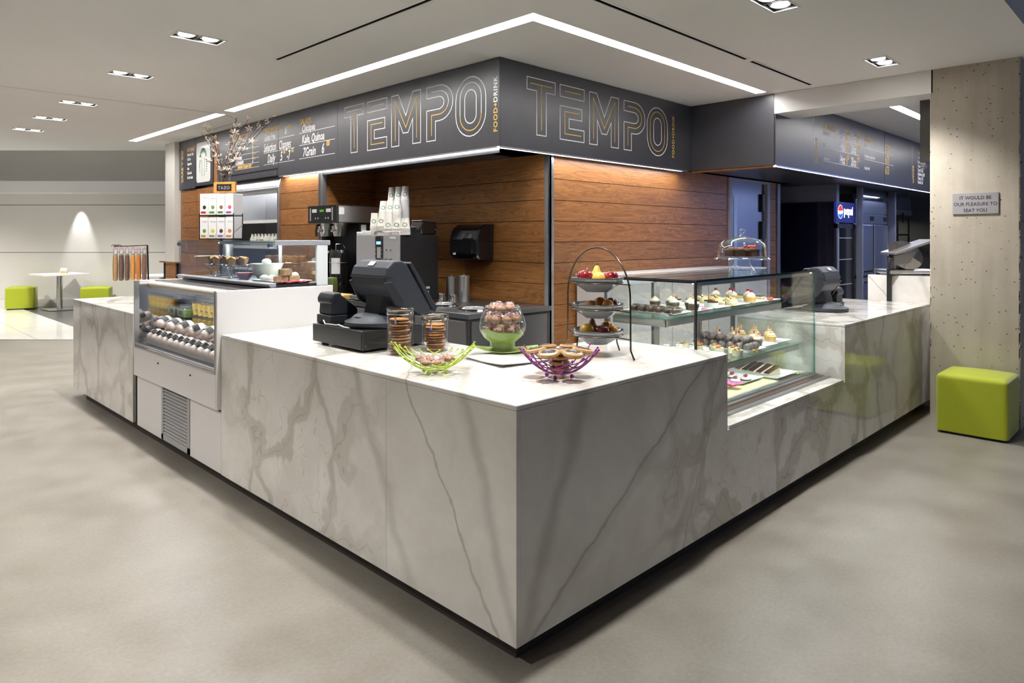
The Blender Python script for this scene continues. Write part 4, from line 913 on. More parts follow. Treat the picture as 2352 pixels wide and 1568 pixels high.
# ---- candy vase on leaf and curved dish
t = thing('curved_dish', 'white square dish with curved-up edges under the candy vase', 'dish', (.62, .66, ZT), math.radians(-8))
mb = MB(); n = 10; vs = []
for j in range(n + 1):
    for i in range(n + 1):
        u, v = -1 + 2 * i / n, -1 + 2 * j / n; vs.append((.155 * u, .155 * v, 0.007 + .007 * (abs(u * v)) ** 1.3 * (1 if u * v > 0 else .55)))
fs = [(j * (n + 1) + i, j * (n + 1) + i + 1, (j + 1) * (n + 1) + i + 1, (j + 1) * (n + 1) + i) for j in range(n) for i in range(n)]
o = mb.add(vs, fs).obj('plate', M['white_gloss'], t, 60); sm = o.modifiers.new('s', 'SOLIDIFY'); sm.thickness = .006; sm.offset = -1
M['leaf'] = speckle('banana_leaf', (.20, .30, .05), (.30, .42, .10), 12, .35)
VC = (.705, .79)
def leaf(label, loc, rz, L_, W_, curl, name='leaf'):
    t = thing(name, label, 'leaf', loc, rz); mb = MB(); vs = []; n = 9
    for i in range(n + 1):
        s = i / n; w = W_ * math.sin(PI * min(1, s * .93 + .04)) ** .7
        for j in (-1, -.5, 0, .5, 1): vs.append((L_ * (s - .5), w * j, curl * (2 * s - 1) ** 2 + .002 * j * j))
    fs = [(i * 5 + j, i * 5 + j + 1, (i + 1) * 5 + j + 1, (i + 1) * 5 + j) for i in range(n) for j in range(4)]
    o = mb.add(vs, fs).obj('blade', M['leaf'], t, 60); s_ = o.modifiers.new('s', 'SOLIDIFY'); s_.thickness = .0012
    return t
leaf('green leaf folded under the candy vase', (VC[0] + .01, VC[1] - .01, ZT + .0195), math.radians(-42), .33, .09, .022)
v = thing('candy_vase', 'round glass vase lined with a green leaf and filled with wrapped candies', 'vase', (*VC, ZT + .024))
vp = [(.0, .003), (.062, .003), (.066, .012), (.062, .03), (.064, .04), (.095, .065), (.116, .10), (.118, .125), (.110, .16), (.095, .195), (.086, .212), (.089, .218)]
MB().lathe(vp, n=40, cap=False).obj('bowl', M['thinglass'], v, 60)
MB().tube([(.0875 * math.cos(a), .0875 * math.sin(a), .217) for a in [2 * PI * k / 32 for k in range(32)]], .0028, 6, True).obj('rim', M['thinglass'], v, 60)
mb = MB(); vs = []; n = 28
for i, (r, z) in enumerate(((.05, .008), (.058, .03), (.06, .042), (.09, .068), (.106, .095))):
    for k in range(n):
        a = 2 * PI * k / n; dz = (.02 * math.sin(a * 2 + 1.0) + .012 * math.sin(3 * a)) if i == 4 else 0; vs.append((r * math.cos(a), r * math.sin(a), z + dz))
fs = [(i * n + k, i * n + (k + 1) % n, (i + 1) * n + (k + 1) % n, (i + 1) * n + k) for i in range(4) for k in range(n)]
mb.add(vs, fs).add([(0, 0, .008)], []).obj('leaf_lining', M['leaf'], v, 60)
cand = [(0, 0, .060)] + [(.066 * math.cos(2 * PI * k / 7), .066 * math.sin(2 * PI * k / 7), .086) for k in range(7)]
cand += [(0, 0, .125)] + [(.071 * math.cos(2 * PI * k / 8 + .3), .071 * math.sin(2 * PI * k / 8 + .3), .138) for k in range(8)]
cand += [(.047 * math.cos(2 * PI * k / 5), .047 * math.sin(2 * PI * k / 5), .190) for k in range(5)]
for k, (dx, dy, z) in enumerate(cand):
    wrapped('wrapped_candy', 'nut candy in clear wrap with pink ribbon inside the glass vase', (VC[0] + dx, VC[1] + dy, ZT + .024 + z), .025, M['nut'], 'candies in the glass vase', k * 1.7, .75)
# ---- three-tier fruit stand
FS = Vector((1.045, .457, ZT)); fa, fb = Vector((.998, .214, ZT)), Vector((1.092, .700, ZT)); fdir = (fb - fa).normalized()
st = thing('fruit_stand', 'bronze wire three-tier stand with arched handle holding fruit bowls', 'stand', FS)
M['bronze'] = mat('bronze_wire', (.10, .075, .055), .25, .9)
hp = []
for i in range(33):
    a = PI * i / 32; hp.append(fdir * (-.235 * math.cos(a)) + Vector((0, 0, .29 + .245 * math.sin(a))))
for s, src in ((-1, fa), (1, fb)): pass
left_, right_ = -fdir * .235, fdir * .235
arch = [(-fdir * .262), (-fdir * .237) + Vector((0, 0, .05))] + [Vector(p) for p in hp] + [(fdir * .237) + Vector((0, 0, .05)), (fdir * .262)]
arch[0].z = arch[-1].z = .006
MB().tube(arch, .0042, 8).obj('arch', M['bronze'], st, 60)
perp = Vector((-fdir.y, fdir.x, 0))
bowls_z = (.055, .185, .315)
for z in bowls_z:
    ring = [(.127 * math.cos(2 * PI * k / 32), .127 * math.sin(2 * PI * k / 32), z + .045) for k in range(32)]
    rg = MB().tube(ring, .003, 6, True).obj('bowl_ring', M['bronze'], st, 60)
    for s in (-1, 1): MB().tube([fdir * (s * .127) + Vector((0, 0, z + .045)), fdir * (s * .236) + Vector((0, 0, z + .045))], .003, 6).obj('ring_arm', M['bronze'], rg, 60)
for s in (-1, 1): MB().tube([perp * (s * .127) + Vector((0, 0, .10)), perp * (s * .132) + Vector((0, 0, .05)), perp * (s * .15) + Vector((0, 0, .005))], .004, 8).obj('leg', M['bronze'], st, 60)
M['bowlglaze'] = mat('grey_glaze', (.19, .20, .215), .12, coat=.5)
def fbowl(label, z):
    t = thing('fruit_bowl', label, 'bowl', FS + Vector((0, 0, z)), 0, 'grey fruit bowls')
    MB().lathe([(.0, .0), (.058, .0), (.062, .004), (.105, .032), (.122, .048), (.131, .068), (.127, .070), (.117, .05), (.10, .037), (.06, .01), (.0, .008)], n=36).obj('bowl', M['bowlglaze'], t, 40)
    MB().tube([(.129 * math.cos(2 * PI * k / 36), .129 * math.sin(2 * PI * k / 36), .069) for k in range(36)], .003, 6, True).obj('rim', M['black'], t, 60)
for z, l in zip(bowls_z, ('grey glazed bowl of fruit on the lowest tier of the stand', 'grey glazed bowl of fruit on the middle tier of the stand', 'grey glazed bowl of fruit on the uppermost tier of the stand')): fbowl(l, z)
M['apple'] = mat('apple_red', (.22, .008, .015), .18, coat=.3); c = ramp(M['apple'], noise(M['apple'], coords(M['apple']), 14, 3).outputs[0], [(.35, (.16, .004, .012)), (.7, (.35, .03, .02))]); L(M['apple'], c, P(M['apple']).inputs['Base Color'])
M['pear'] = speckle('pear_yellow', (.72, .46, .06), (.62, .36, .05), 18, .35); M['pear_brown'] = speckle('pear_brown', (.36, .18, .05), (.28, .13, .035), 25, .5)
M['orange'] = speckle('orange_peel', (.62, .24, .02), (.55, .19, .015), 60, .4, .3); M['plum'] = mat('plum', (.06, .008, .02), .25)
def fruit(kind, label, loc, r, m_, grp, tilt=(0, 0, 0)):
    r *= 1.0
    t = thing(kind, label, kind, loc, 0, grp); t.rotation_euler = tilt
    if kind == 'pear':
        MB().lathe([(.0, .0), (.5 * r, .02 * r), (.95 * r, .5 * r), (1.0 * r, .95 * r), (.8 * r, 1.5 * r), (.5 * r, 2.0 * r), (.38 * r, 2.4 * r), (.2 * r, 2.65 * r), (.0, 2.68 * r)], n=18).obj('flesh', m_, t, 70)
        MB().tube([(0, 0, 2.62 * r), (.02 * r, 0, 2.85 * r), (.1 * r, 0, 3.05 * r)], .05 * r, 5).obj('stalk', M['bronze'], t)
    else:
        MB().lathe([(.0, .12 * r), (.35 * r, .02 * r), (.8 * r, .35 * r), (1.0 * r, .95 * r), (.95 * r, 1.35 * r), (.65 * r, 1.72 * r), (.3 * r, 1.74 * r), (.0, 1.58 * r)] if kind == 'apple' else [(r * math.sin(PI * i / 10), r - r * math.cos(PI * i / 10)) for i in range(11)], n=20).obj('flesh', m_, t, 70)
        if kind == 'apple': MB().tube([(0, 0, 1.58 * r), (.03 * r, 0, 1.8 * r), (.15 * r, 0, 2.05 * r)], .04 * r, 5).obj('stalk', M['bronze'], t)
def fpos(a, b, z): v_ = RT * a + FW * b; return (FS.x + v_.x, FS.y + v_.y, ZT + z + .012)
g3, g2, g1 = 'fruit on the top tier', 'fruit on the middle tier', 'fruit on the bottom tier'
fruit('apple', 'shiny red apple leaning on the stand\'s arch side of the top bowl', fpos(-.069, -.004, .335), .042, M['apple'], g3, (.1, .15, 0))
fruit('pear', 'yellow pear standing upright in the top bowl', fpos(.0, .046, .338), .035, M['pear'], g3, (.0, .06, 0))
fruit('orange', 'yellow lemon-coloured fruit in front of the upright pear', fpos(.0, -.049, .335), .034, M['pear'], g3)
fruit('apple', 'red apple nearest the pastry case in the top bowl', fpos(.069, .0, .335), .039, M['apple'], g3, (0, -.1, 0))
fruit('pear', 'brown pear lying on its side in the middle bowl', fpos(-.005, -.03, .225), .034, M['pear_brown'], g2, (0, -PI / 2 + .1, math.radians(-45)))
fruit('orange', 'orange lying in front in the middle bowl', fpos(.045, -.062, .212), .028, M['orange'], g2)
fruit('orange', 'orange at the back of the middle bowl', fpos(.02, .05, .203), .035, M['orange'], g2)
fruit('plum', 'dark plum in the middle bowl', fpos(.068, -.005, .203), .035, M['plum'], g2)
fruit('orange', 'yellow orange in the bottom bowl', fpos(-.055, -.02, .073), .036, M['pear'], g1)
fruit('pear', 'brown pear standing upright in the bottom bowl', fpos(-.02, .045, .072), .034, M['pear_brown'], g1)
fruit('apple', 'dark red apple at the front of the bottom bowl', fpos(.012, -.055, .073), .036, M['apple'], g1, (.2, 0, 0))
fruit('orange', 'orange at the back of the bottom bowl', fpos(.055, .04, .073), .038, M['orange'], g1)
fruit('orange', 'small orange beside the dark red apple in the bottom bowl', fpos(.072, -.025, .073), .031, M['orange'], g1)
# ---- glass cake stand and dome
DCN = (2.70, .51, PZ1 + .001)
d = thing('cake_dome', 'glass cake stand with domed lid holding brownies on the pastry case', 'cake stand', DCN)
MB().lathe([(.0, .0), (.088, .0), (.092, .004), (.072, .02), (.058, .045), (.052, .07), (.06, .085), (.15, .088), (.172, .086), (.18, .078), (.185, .080), (.176, .092), (.15, .096), (.0, .096)], n=40).obj('stand', M['thinglass'], d, 40)
MB().lathe([(.160, .098), (.163, .10), (.158, .15), (.145, .185), (.12, .205), (.075, .222), (.03, .232), (.012, .236)], n=40, cap=False).obj('dome', M['thinglass'], d, 60)
MB().lathe([(.0, .234), (.03, .234), (.014, .242), (.010, .25), (.02, .258), (.024, .268), (.016, .28), (.0, .283)], n=20).obj('knob', M['thinglass'], d, 60)
M['strawberry'] = speckle('strawberry', (.55, .03, .02), (.62, .09, .04), 150, .3, .2)
def brownie(loc, rz, berries, lab):
    t = thing('brownie', lab, 'cake', loc, rz, 'brownies under the glass dome')
    MB().cbox(0, 0, .024, .062, .055, .048).obj('cake', M['choc'], t, bevel=.005)
    MB().sphere(0, 0, .050, .024, 10, 6, .5, 1.1, 1.0).obj('frosting', speckle('cocoa_frosting', (.20, .085, .035), (.10, .04, .018), 60, .6, .5), t, 60)
    for k in range(berries): MB().sphere(.012 * math.cos(k * 2.1), .012 * math.sin(k * 2.1), .066, .011, 8, 6, 1.1).obj('strawberry', M['strawberry'], t, 70)
for k, (dx, dy, nb) in enumerate(((-.085, -.02, 0), (-.035, -.055, 0), (-.05, .03, 0), (.04, -.045, 2), (.088, .015, 1), (.015, .025, 1), (.03, .09, 0))):
    w_ = RT * dx + FW * dy; brownie((DCN[0] + w_.x, DCN[1] + w_.y, DCN[2] + .097), k, nb, 'chocolate brownie topped with strawberry under the glass dome' if nb else 'plain frosted chocolate brownie under the glass dome')
# ================================================================== PASTRIES
M['swirl_w'] = mat('white_icing', (.90, .86, .80), .45); M['swirl_c'] = mat('caramel_icing', (.78, .60, .38), .45)
M['petal_r'] = mat('red_petal', (.45, .03, .07), .4); M['nutmix'] = speckle('chopped_nuts', (.42, .24, .10), (.62, .42, .22), 200, .6, .6)
M['physalis'] = mat('physalis_husk', (.80, .58, .28), .5); M['dotwrap'] = None
m = M['dotwrap'] = mat('dotted_wrap', (.78, .76, .68), .4); v_ = N(m, 'ShaderNodeTexVoronoi'); v_.inputs['Scale'].default_value = 110; v_.inputs['Randomness'].default_value = 0; L(m, coords(m), v_.inputs['Vector']); L(m, mix(m, math_(m, 'LESS_THAN', v_.outputs['Distance'], .30), (.80, .78, .70), (.45, .45, .38)), P(m).inputs['Base Color'])
M['custard'] = speckle('custard', (.86, .62, .22), (.90, .72, .36), 60, .35); M['dust'] = speckle('cocoa_dust', (.035, .016, .011), (.24, .205, .19), 95, .7, .8)
M['pinkf'] = mat('pink_petal', (.80, .10, .28), .35); M['kiwi'] = mat('kiwi', (.22, .36, .04), .3); M['orangeslice'] = mat('orange_slice', (.85, .42, .02), .3)
M['pastry_pink'] = speckle('pink_cream', (.86, .62, .56), (.90, .82, .76), 60, .5, .3)
def plate(label, x0, x1, y0, y1, z, name='serving_plate', m_=None):
    cx, cy = (x0 + x1) / 2, (y0 + y1) / 2; t = thing(name, label, 'plate', (cx, cy, z)); w, d_ = (x1 - x0) / 2, (y1 - y0) / 2
    prof = [(.80, .0), (.86, .001), (1.0, .014), (1.0, .017), (.84, .005), (0.0, .005)]
    vs = []; n = 4; crn = [(-1, -1), (1, -1), (1, 1), (-1, 1)]
    mb = MB()
    for s, zz in prof: vs += [(w * a * max(s, .001), d_ * b * max(s, .001) if s else 0, zz) for a, b in crn]
    fs = [(i * 4 + k, i * 4 + (k + 1) % 4, (i + 1) * 4 + (k + 1) % 4, (i + 1) * 4 + k) for i in range(len(prof) - 1) for k in range(4)] + [(3, 2, 1, 0)]
    mb.add(vs, fs).obj('dish', m_ or M['white_gloss'], t, 30); return z + .0056
PR = {}
def swirl(r, h, turns=3.2, n=40):
    pts = []; rad = []
    for i in range(n):
        s = i / (n - 1); a = turns * 2 * PI * s; q = r * .62 * (1 - s) ** .8; pts.append((q * math.cos(a), q * math.sin(a), h * s)); rad.append(r * .40 * (1 - .7 * s))
    return MB().tube(pts, rad, 7)
def cupcake(kind):
    r, h = .033, .038
    base = {'choc': M['choc'], 'van': M['sponge']}[kind.split('_')[0]]
    t = thing('cupcake', 'x', 'cupcake')
    mb = MB(); n = 28; vs = []
    for (q, z) in ((.74, 0), (1.0, h), (1.04, h * 1.06), (.8, h * 1.25), (.0, h * 1.35)):
        for k in range(n): w = (1 + .035 * (k % 2)) if z <= h else 1; vs.append((r * q * w * math.cos(2 * PI * k / n), r * q * w * math.sin(2 * PI * k / n), z))
    fs = [(i * n + k, i * n + (k + 1) % n, (i + 1) * n + (k + 1) % n, (i + 1) * n + k) for i in range(4) for k in range(n)] + [tuple(range(n - 1, -1, -1))]
    mb.add(vs, fs).obj('cake', base, t, 30)
    ic = M['swirl_c'] if kind in ('choc_nut', 'van_nut') else (M['cream'] if kind == 'choc_swirl' else M['swirl_w'])
    o = swirl(r * 1.02, .030).obj('icing', ic, t, 60); o.location = (0, 0, h * 1.12)
    if kind == 'van_red':
        for k in range(5):
            a = k * 2.4; MB().add([(0, 0, 0), (.012, -.006, .014), (.016, 0, .024), (.012, .006, .014)], [(0, 1, 2, 3)]).obj('petal', M['petal_r'], t, loc=(.006 * math.cos(a), .006 * math.sin(a), h * 1.12 + .020), rot=(0, -.5, a))
    elif kind in ('choc_nut', 'van_nut'):
        MB().sphere(0, 0, h * 1.12 + .024, .015, 9, 6, .7).obj('nuts', M['nutmix'], t)
        for k in range(2 if kind == 'van_nut' else 3):
            a = k * 2.0 + .4; MB().add([(0, 0, 0), (.009, -.004, .018), (.006, 0, .036), (.004, .005, .02)], [(0, 1, 2, 3)]).obj('shard', M['physalis'], t, loc=(.004 * math.cos(a), .004 * math.sin(a), h * 1.12 + .026), rot=(0, -.15, a))
        if kind == 'choc_nut': MB().sphere(.010, -.006, h * 1.12 + .036, .008, 8, 6).obj('berry', mat('grape', (.22, .02, .06), .25), t, 60)
    return t
def cheesecake(kind):
    t = thing('cheesecake', 'x', 'cake'); r, h = .034, .044
    if kind == 'dot':
        MB().lathe([(.0, 0), (r, 0), (r, h * .86), (.0, h * .86)], n=24).obj('cake', M['dotwrap'], t, 40); MB().lathe([(.0, h * .86), (r * 1.0, h * .86), (r, h), (.0, h)], n=24).obj('glaze', M['choc'], t, 40)
        for k in range(3):
            a = k * 2.1; MB().add([(0, 0, 0), (.012, -.008, .012), (.016, 0, .026), (.012, .008, .012)], [(0, 1, 2), (0, 2, 3)]).obj('husk', M['physalis'], t, loc=(.004 * math.cos(a), .004 * math.sin(a), h), rot=(0, -.3, a))
        MB().sphere(0, 0, h + .010, .009, 8, 6).obj('berry', M['orange'], t, 60)
    else:
        MB().lathe([(.0, 0), (r, 0), (r * .98, h * .4), (.0, h * .4)], n=24).obj('crust', M['sponge'], t, 40); MB().lathe([(.0, h * .4), (r, h * .4), (r, h * .85), (.0, h * .85)], n=24).obj('cream', M['cream'], t, 40); MB().lathe([(.0, h * .85), (r * 1.03, h * .85), (r * .98, h), (.0, h)], n=24).obj('glaze', M['custard'], t, 40)
        MB().sphere(.006, 0, h + .004, .007, 8, 5).obj('crumb', M['pastry_pink'], t); MB().sphere(-.008, .006, h + .003, .005, 8, 5).obj('crumb', M['choc'], t)
    return t
def eclair():
    t = thing('eclair', 'x', 'pastry'); MB().sphere(0, 0, .020, .052, 14, 8, .40, 1, .46).obj('glaze', M['choc'], t, 70)
    MB().tube([(-.04, -.012, .036), (-.02, .012, .041), (0, -.012, .042), (.02, .012, .041), (.04, -.012, .036)], .0018, 5).obj('icing_line', mat('milk_choc', (.25, .16, .13), .4), t); return t
def bar():
    t = thing('layer_slice', 'x', 'cake'); MB().cbox(0, 0, .008, .06, .05, .016).obj('base', M['sponge'], t); MB().cbox(0, 0, .021, .06, .05, .010).obj('cream', M['cream'], t); MB().cbox(0, 0, .030, .061, .051, .008).obj('topping', M['dust'], t); return t
def tart():
    t = thing('fruit_tart', 'x', 'tart'); MB().lathe([(.0, 0), (.030, 0), (.034, .036), (.031, .036), (.029, .026), (.0, .026)], n=22).obj('ramekin', M['cream'], t, 40)
    MB().sphere(.010, .004, .038, .013, 8, 6, .9).obj('strawberry', M['strawberry'], t, 60); MB().lathe([(.0, 0), (.016, 0), (.016, .004), (.0, .004)], n=14).obj('kiwi', M['kiwi'], t, loc=(-.010, -.008, .034), rot=(.5, .3, 0)); MB().lathe([(.0, 0), (.018, 0), (.018, .003), (.0, .003)], n=14).obj('orange_slice', M['orangeslice'], t, loc=(-.006, .012, .034), rot=(-.7, .2, 0)); return t
def truffle():
    t = thing('truffle', 'x', 'pastry'); mb = MB().sphere(0, 0, .024, .027, 12, 8, .9); o = mb.obj('truffle_ball', M['dust'], t, 60); return t
def meringue():
    t = thing('meringue', 'x', 'pastry'); MB().lathe([(.0, 0), (.026, 0), (.03, .012), (.02, .03), (.0, .036)], n=14).obj('cream', M['cream'], t, 60)
    for k in range(5): MB().sphere(.014 * math.cos(k * 1.26), .014 * math.sin(k * 1.26), .034, .010, 7, 5, .8).obj('petal', M['pastry_pink'] if k % 2 else M['swirl_w'], t, 60)
    return t
def cookie_cherry():
    t = thing('cream_cookie', 'x', 'cookie'); MB().lathe([(.0, 0), (.034, 0), (.034, .008), (.0, .008)], n=18).obj('biscuit', M['choc'], t, 40); MB().lathe([(.0, .008), (.031, .008), (.029, .016), (.0, .018)], n=18).obj('cream', M['swirl_w'], t, 40)
    for k in range(3): MB().sphere(.007 * math.cos(k * 2.1), .007 * math.sin(k * 2.1), .025 + .004 * k, .009, 8, 6).obj('berry', mat('currant', (.25, .03, .07), .2), t, 60)
    return t
def wedge():
    t = thing('cake_slice', 'x', 'cake'); MB().prism([(-.05, 0), (.05, 0), (.05, .05), (-.05, .008)], -.022, .022, 'y').obj('sponge', M['cream'], t, bevel=.002); MB().prism([(-.052, .008), (.052, .051), (.053, .059), (-.053, .015)], -.0225, .0225, 'y').obj('chocolate', M['choc'], t, bevel=.002); return t
def row(proto, label, group, spots, rz=0.0, jitter=.3):
    for k, p in enumerate(spots):
        t = proto if k == 0 else copytree(proto, p, rz + rr.uniform(-jitter, jitter)); t.location = p; t.rotation_euler = (0, 0, rz + rr.uniform(-jitter, jitter))
        t['label'] = label; t['group'] = group
T1, T2, T3 = 1.0585, .7755, ZLG + .0215
def prow(x, y0, y1, n, z, dx=0.0): return [(x + dx * (1 if k % 2 else -1), y0 + (y1 - y0) * k / (n - 1), z) for k in range(n)]
z = plate('white plate of chocolate eclairs on the upper shelf', 1.68, 1.87, .41, .765, T1); row(eclair(), 'chocolate glazed eclair with drizzle on the upper shelf', 'eclairs in the pastry case', prow(1.775, .45, .73, 6, z), 0, .08)
z = plate('white plate of chocolate cupcakes on the upper shelf', 1.92, 2.12, .41, .765, T1); row(cupcake('choc_swirl'), 'chocolate cupcake with pale cream swirl on the upper shelf', 'swirled chocolate cupcakes', prow(2.02, .46, .73, 5, z, .038))
t = thing('sugar_flower', 'small pink sugar flower beside the chocolate cupcakes', 'decoration', (2.06, .43, z)); [MB().sphere(.012 * math.cos(k * 1.05), .012 * math.sin(k * 1.05), .010, .010, 7, 5, .9).obj('petal', M['pinkf'], t, 60) for k in range(6)]
z = plate('white plate of dotted cheesecakes on the upper shelf', 2.15, 2.35, .41, .765, T1); row(cheesecake('dot'), 'small cheesecake with dotted side and dark glaze topped with physalis', 'dotted cheesecakes', prow(2.25, .46, .72, 5, z, .038))
z = plate('white plate of yellow cheesecakes on the upper shelf', 2.39, 2.61, .41, .765, T1); row(cheesecake('yel'), 'small layered cheesecake with yellow custard glaze', 'yellow cheesecakes', prow(2.50, .46, .72, 6, z, .038))
z = plate('white plate of rose-topped cupcakes on the upper shelf', 2.66, 2.89, .41, .765, T1); row(cupcake('van_red'), 'vanilla cupcake with white icing and red petals', 'red petal cupcakes', prow(2.775, .46, .72, 5, z, .042))
z = plate('white plate of layered slices with strawberries on the upper shelf', 2.92, 3.068, .40, .765, T1); row(bar(), 'layered cream slice with cocoa crumb topping', 'layered slices', [(2.99, .52 + .062 * k, z) for k in range(4)], 0, .05)
for k, x in enumerate((2.97, 3.01)): t = thing('strawberry', 'cut strawberry beside the layered slices', 'strawberry', (x, .445, z), 0, 'strawberries by the slices'); MB().sphere(0, 0, .013, .015, 9, 6, .85).obj('flesh', M['strawberry'], t, 60)
z = plate('white plate of dark chocolate bites on the lower shelf', 1.66, 2.02, .55, .765, T2)
def bite():
    t = thing('chocolate_bite', 'x', 'chocolate'); MB().cbox(0, 0, .012, .034, .034, .024).obj('bite', M['choc'], t, bevel=.006); MB().sphere(0, 0, .026, .008, 7, 5, .6).obj('swirl', M['cream'], t); return t
row(bite(), 'small dark chocolate bite with a cream dot on the lower shelf', 'chocolate bites', [(1.72 + .045 * i, .60 + .05 * j, z) for i in range(6) for j in range(3)], 0, .1)
z = plate('white plate of pink and cream meringues on the lower shelf', 2.05, 2.25, .40, .76, T2); row(meringue(), 'cream meringue with pink and white petals', 'meringues on the lower shelf', prow(2.15, .45, .73, 7, z, .036))
row(tart(), 'fruit tart in a pale ramekin topped with strawberry, kiwi and orange', 'fruit tarts on the lower shelf', prow(2.335, .34, .72, 7, T2, .036))
z = plate('white plate piled with dusted chocolate truffles', 2.42, 2.64, .31, .76, T2); row(truffle(), 'sugar dusted chocolate truffle in the pile on the lower shelf', 'dusted truffles', prow(2.475, .36, .72, 7, z) + prow(2.53, .36, .72, 7, z) + prow(2.585, .36, .72, 7, z) + prow(2.503, .39, .69, 6, z + .04) + prow(2.557, .39, .69, 6, z + .04))
for k, (x, y) in enumerate(((2.50, .322), (2.56, .322))): t = thing('orange_slice', 'half orange slice at the end of the truffle plate', 'fruit slice', (x, y, z), k, 'orange garnish'); MB().lathe([(.0, 0), (.018, 0), (.018, .004), (.0, .004)], n=16).obj('slice', M['orangeslice'], t, rot=(.4, 0, 0))
z = plate('white plate of nut-topped chocolate cupcakes on the lower shelf', 2.66, 2.86, .33, .76, T2); row(cupcake('choc_nut'), 'chocolate cupcake with caramel icing, nuts and a berry', 'nut chocolate cupcakes', prow(2.76, .41, .70, 5, z, .038))
z = plate('white plate of nut-topped vanilla cupcakes on the lower shelf', 2.89, 3.10, .34, .76, T2); row(cupcake('van_nut'), 'vanilla cupcake with caramel icing, nuts and brittle shards', 'nut vanilla cupcakes', prow(2.995, .42, .70, 6, z, .040))
z = plate('white plate of cream cookies with berries on the lime mat', 2.36, 2.66, .34, .64, T3); row(cookie_cherry(), 'dark cookie with white cream and red berries', 'cream cookies on the bottom deck', [(2.43, .42, z), (2.45, .54, z), (2.53, .40, z), (2.54, .50, z), (2.60, .57, z)])
z = plate('white plate of chocolate-topped cake slices on the lime mat', 2.68, 3.0, .25, .66, T3); row(wedge(), 'triangular cream cake slice with chocolate top', 'cake slices on the bottom deck', [(2.86, .58, z), (2.86, .53, z), (2.85, .48, z), (2.84, .42, z), (2.83, .36, z)], -.35, .06)
t = thing('pink_flower', 'pink silk flower lying on the lime mat of the pastry case', 'flower', (2.26, .36, T3), .4)
for k in range(11):
    a = k * 2 * PI / 11; r = .085 if k % 2 else .06
    MB().add([(0, 0, .008), (r * .55, -.022, .020 + .012 * (k % 2)), (r, 0, .03 + .014 * (k % 2)), (r * .55, .022, .020 + .012 * (k % 2))], [(0, 1, 2, 3)]).obj('petal', M['pinkf'], t, rot=(0, 0, a))
# ================================================================== FRIDGE CONTENTS
M['cling'] = speckle('cling_wrapped_bread', (.88, .82, .80), (.70, .56, .48), 22, .25, .35); M['salad'] = speckle('salad_leaves', (.06, .14, .03), (.22, .34, .12), 60, .5, .6)
M['fruitmix'] = mat('fruit_mix', (.7, .5, .1), .35); fm = M['fruitmix']; vv = N(fm, 'ShaderNodeTexVoronoi'); vv.inputs['Scale'].default_value = 45; L(fm, coords(fm), vv.inputs['Vector']); sc_ = N(fm, 'ShaderNodeSeparateColor'); L(fm, vv.outputs['Color'], sc_.inputs[0]); L(fm, ramp(fm, sc_.outputs[0], [(.2, (.75, .60, .14)), (.5, (.50, .52, .10)), (.72, (.78, .28, .05)), (.9, (.40, .03, .06))]), P(fm).inputs['Base Color'])
def sandwich():
    t = thing('wrapped_sandwich', 'x', 'sandwich')
    mb = MB(); n = 14; m_ = 10; vs = []
    for i in range(m_ + 1):
        s = -1 + 2 * i / m_; r = .040 * (1 - abs(s) ** 3.0) ** .5 + .002
        for k in range(n): a = 2 * PI * k / n; w = 1 + .05 * math.sin(3 * a + 4 * s); vs.append((r * w * math.cos(a), .062 * s, .041 + r * .9 * w * math.sin(a)))
    fs = [(i * n + k, i * n + (k + 1) % n, (i + 1) * n + (k + 1) % n, (i + 1) * n + k) for i in range(m_) for k in range(n)] + [tuple(range(n)), tuple(m_ * n + k for k in range(n))]
    mb.add(vs, fs).obj('bread', M['cling'], t, 70)
    lb = MB(); vs = []
    for y in (-.02, .02):
        for k in range(9): a = math.radians(10 + 20 * k); vs.append((.0462 * math.cos(a), y, .041 + .0425 * math.sin(a)))
    lb.add(vs, [(k, k + 1, k + 10, k + 9) for k in range(8)]).obj('label_band', M['ink_black'], t, 60)
    MB().cbox(-.008, .0, .0838, .005, .024, .0008).obj('label_print', M['ink_white'], t, rot=(0, -.0, 0)); return t
sp = []
SLP = math.atan2(.114, .26); from mathutils import Quaternion
def ramp_z(x): return .686 + .438 * x
NS = Vector((-math.sin(SLP), 0, math.cos(SLP)))
for k in range(13): sp.append((.097, .115 + .108 * k, .005, rr.uniform(-.07, .07), 0))
for k in range(13): sp.append((.221, .115 + .108 * k, .005, rr.uniform(-.07, .07), 1))
for k in range(6): sp.append((.160, .23 + .215 * k, .090, rr.uniform(-.35, .35), 2))
sw = sandwich()
for k, (x, y, dz, a, rowi) in enumerate(sp):
    t = sw if k == 0 else copytree(sw, (0, 0, 0)); t.location = Vector((x, Y1 + y, ramp_z(x))) + NS * dz; t.rotation_mode = 'QUATERNION'
    t.rotation_quaternion = Quaternion((0, 1, 0), -SLP) @ Quaternion((0, 0, 1), -PI / 2 + a)
    t['label'] = ('cling-wrapped sandwich with black label against the clear front lip', 'cling-wrapped sandwich with black label in the rear row of the fridge', 'cling-wrapped sandwich with black label lying on top of two rows')[rowi]
    t['group'] = ('front row sandwiches', 'rear row sandwiches', 'upper pile sandwiches')[rowi]
def cup():
    t = thing('fruit_cup', 'x', 'cup'); MB().lathe([(.0, 0), (.034, 0), (.043, .085), (.0, .085)], n=20).obj('fruit', M['fruitmix'], t, 40); MB().lathe([(.0, -.001), (.0355, -.001), (.0455, .098), (.048, .100), (.048, .104), (.02, .112), (.0, .112)], n=20, cap=False).obj('lid_cup', M['cellophane'], t, 50); return t
cu_ = cup(); spots = [(.345, .79 + .098 * k, .916) for k in range(6)] + [(.345, .79 + .098 * k, .803) for k in range(6)]
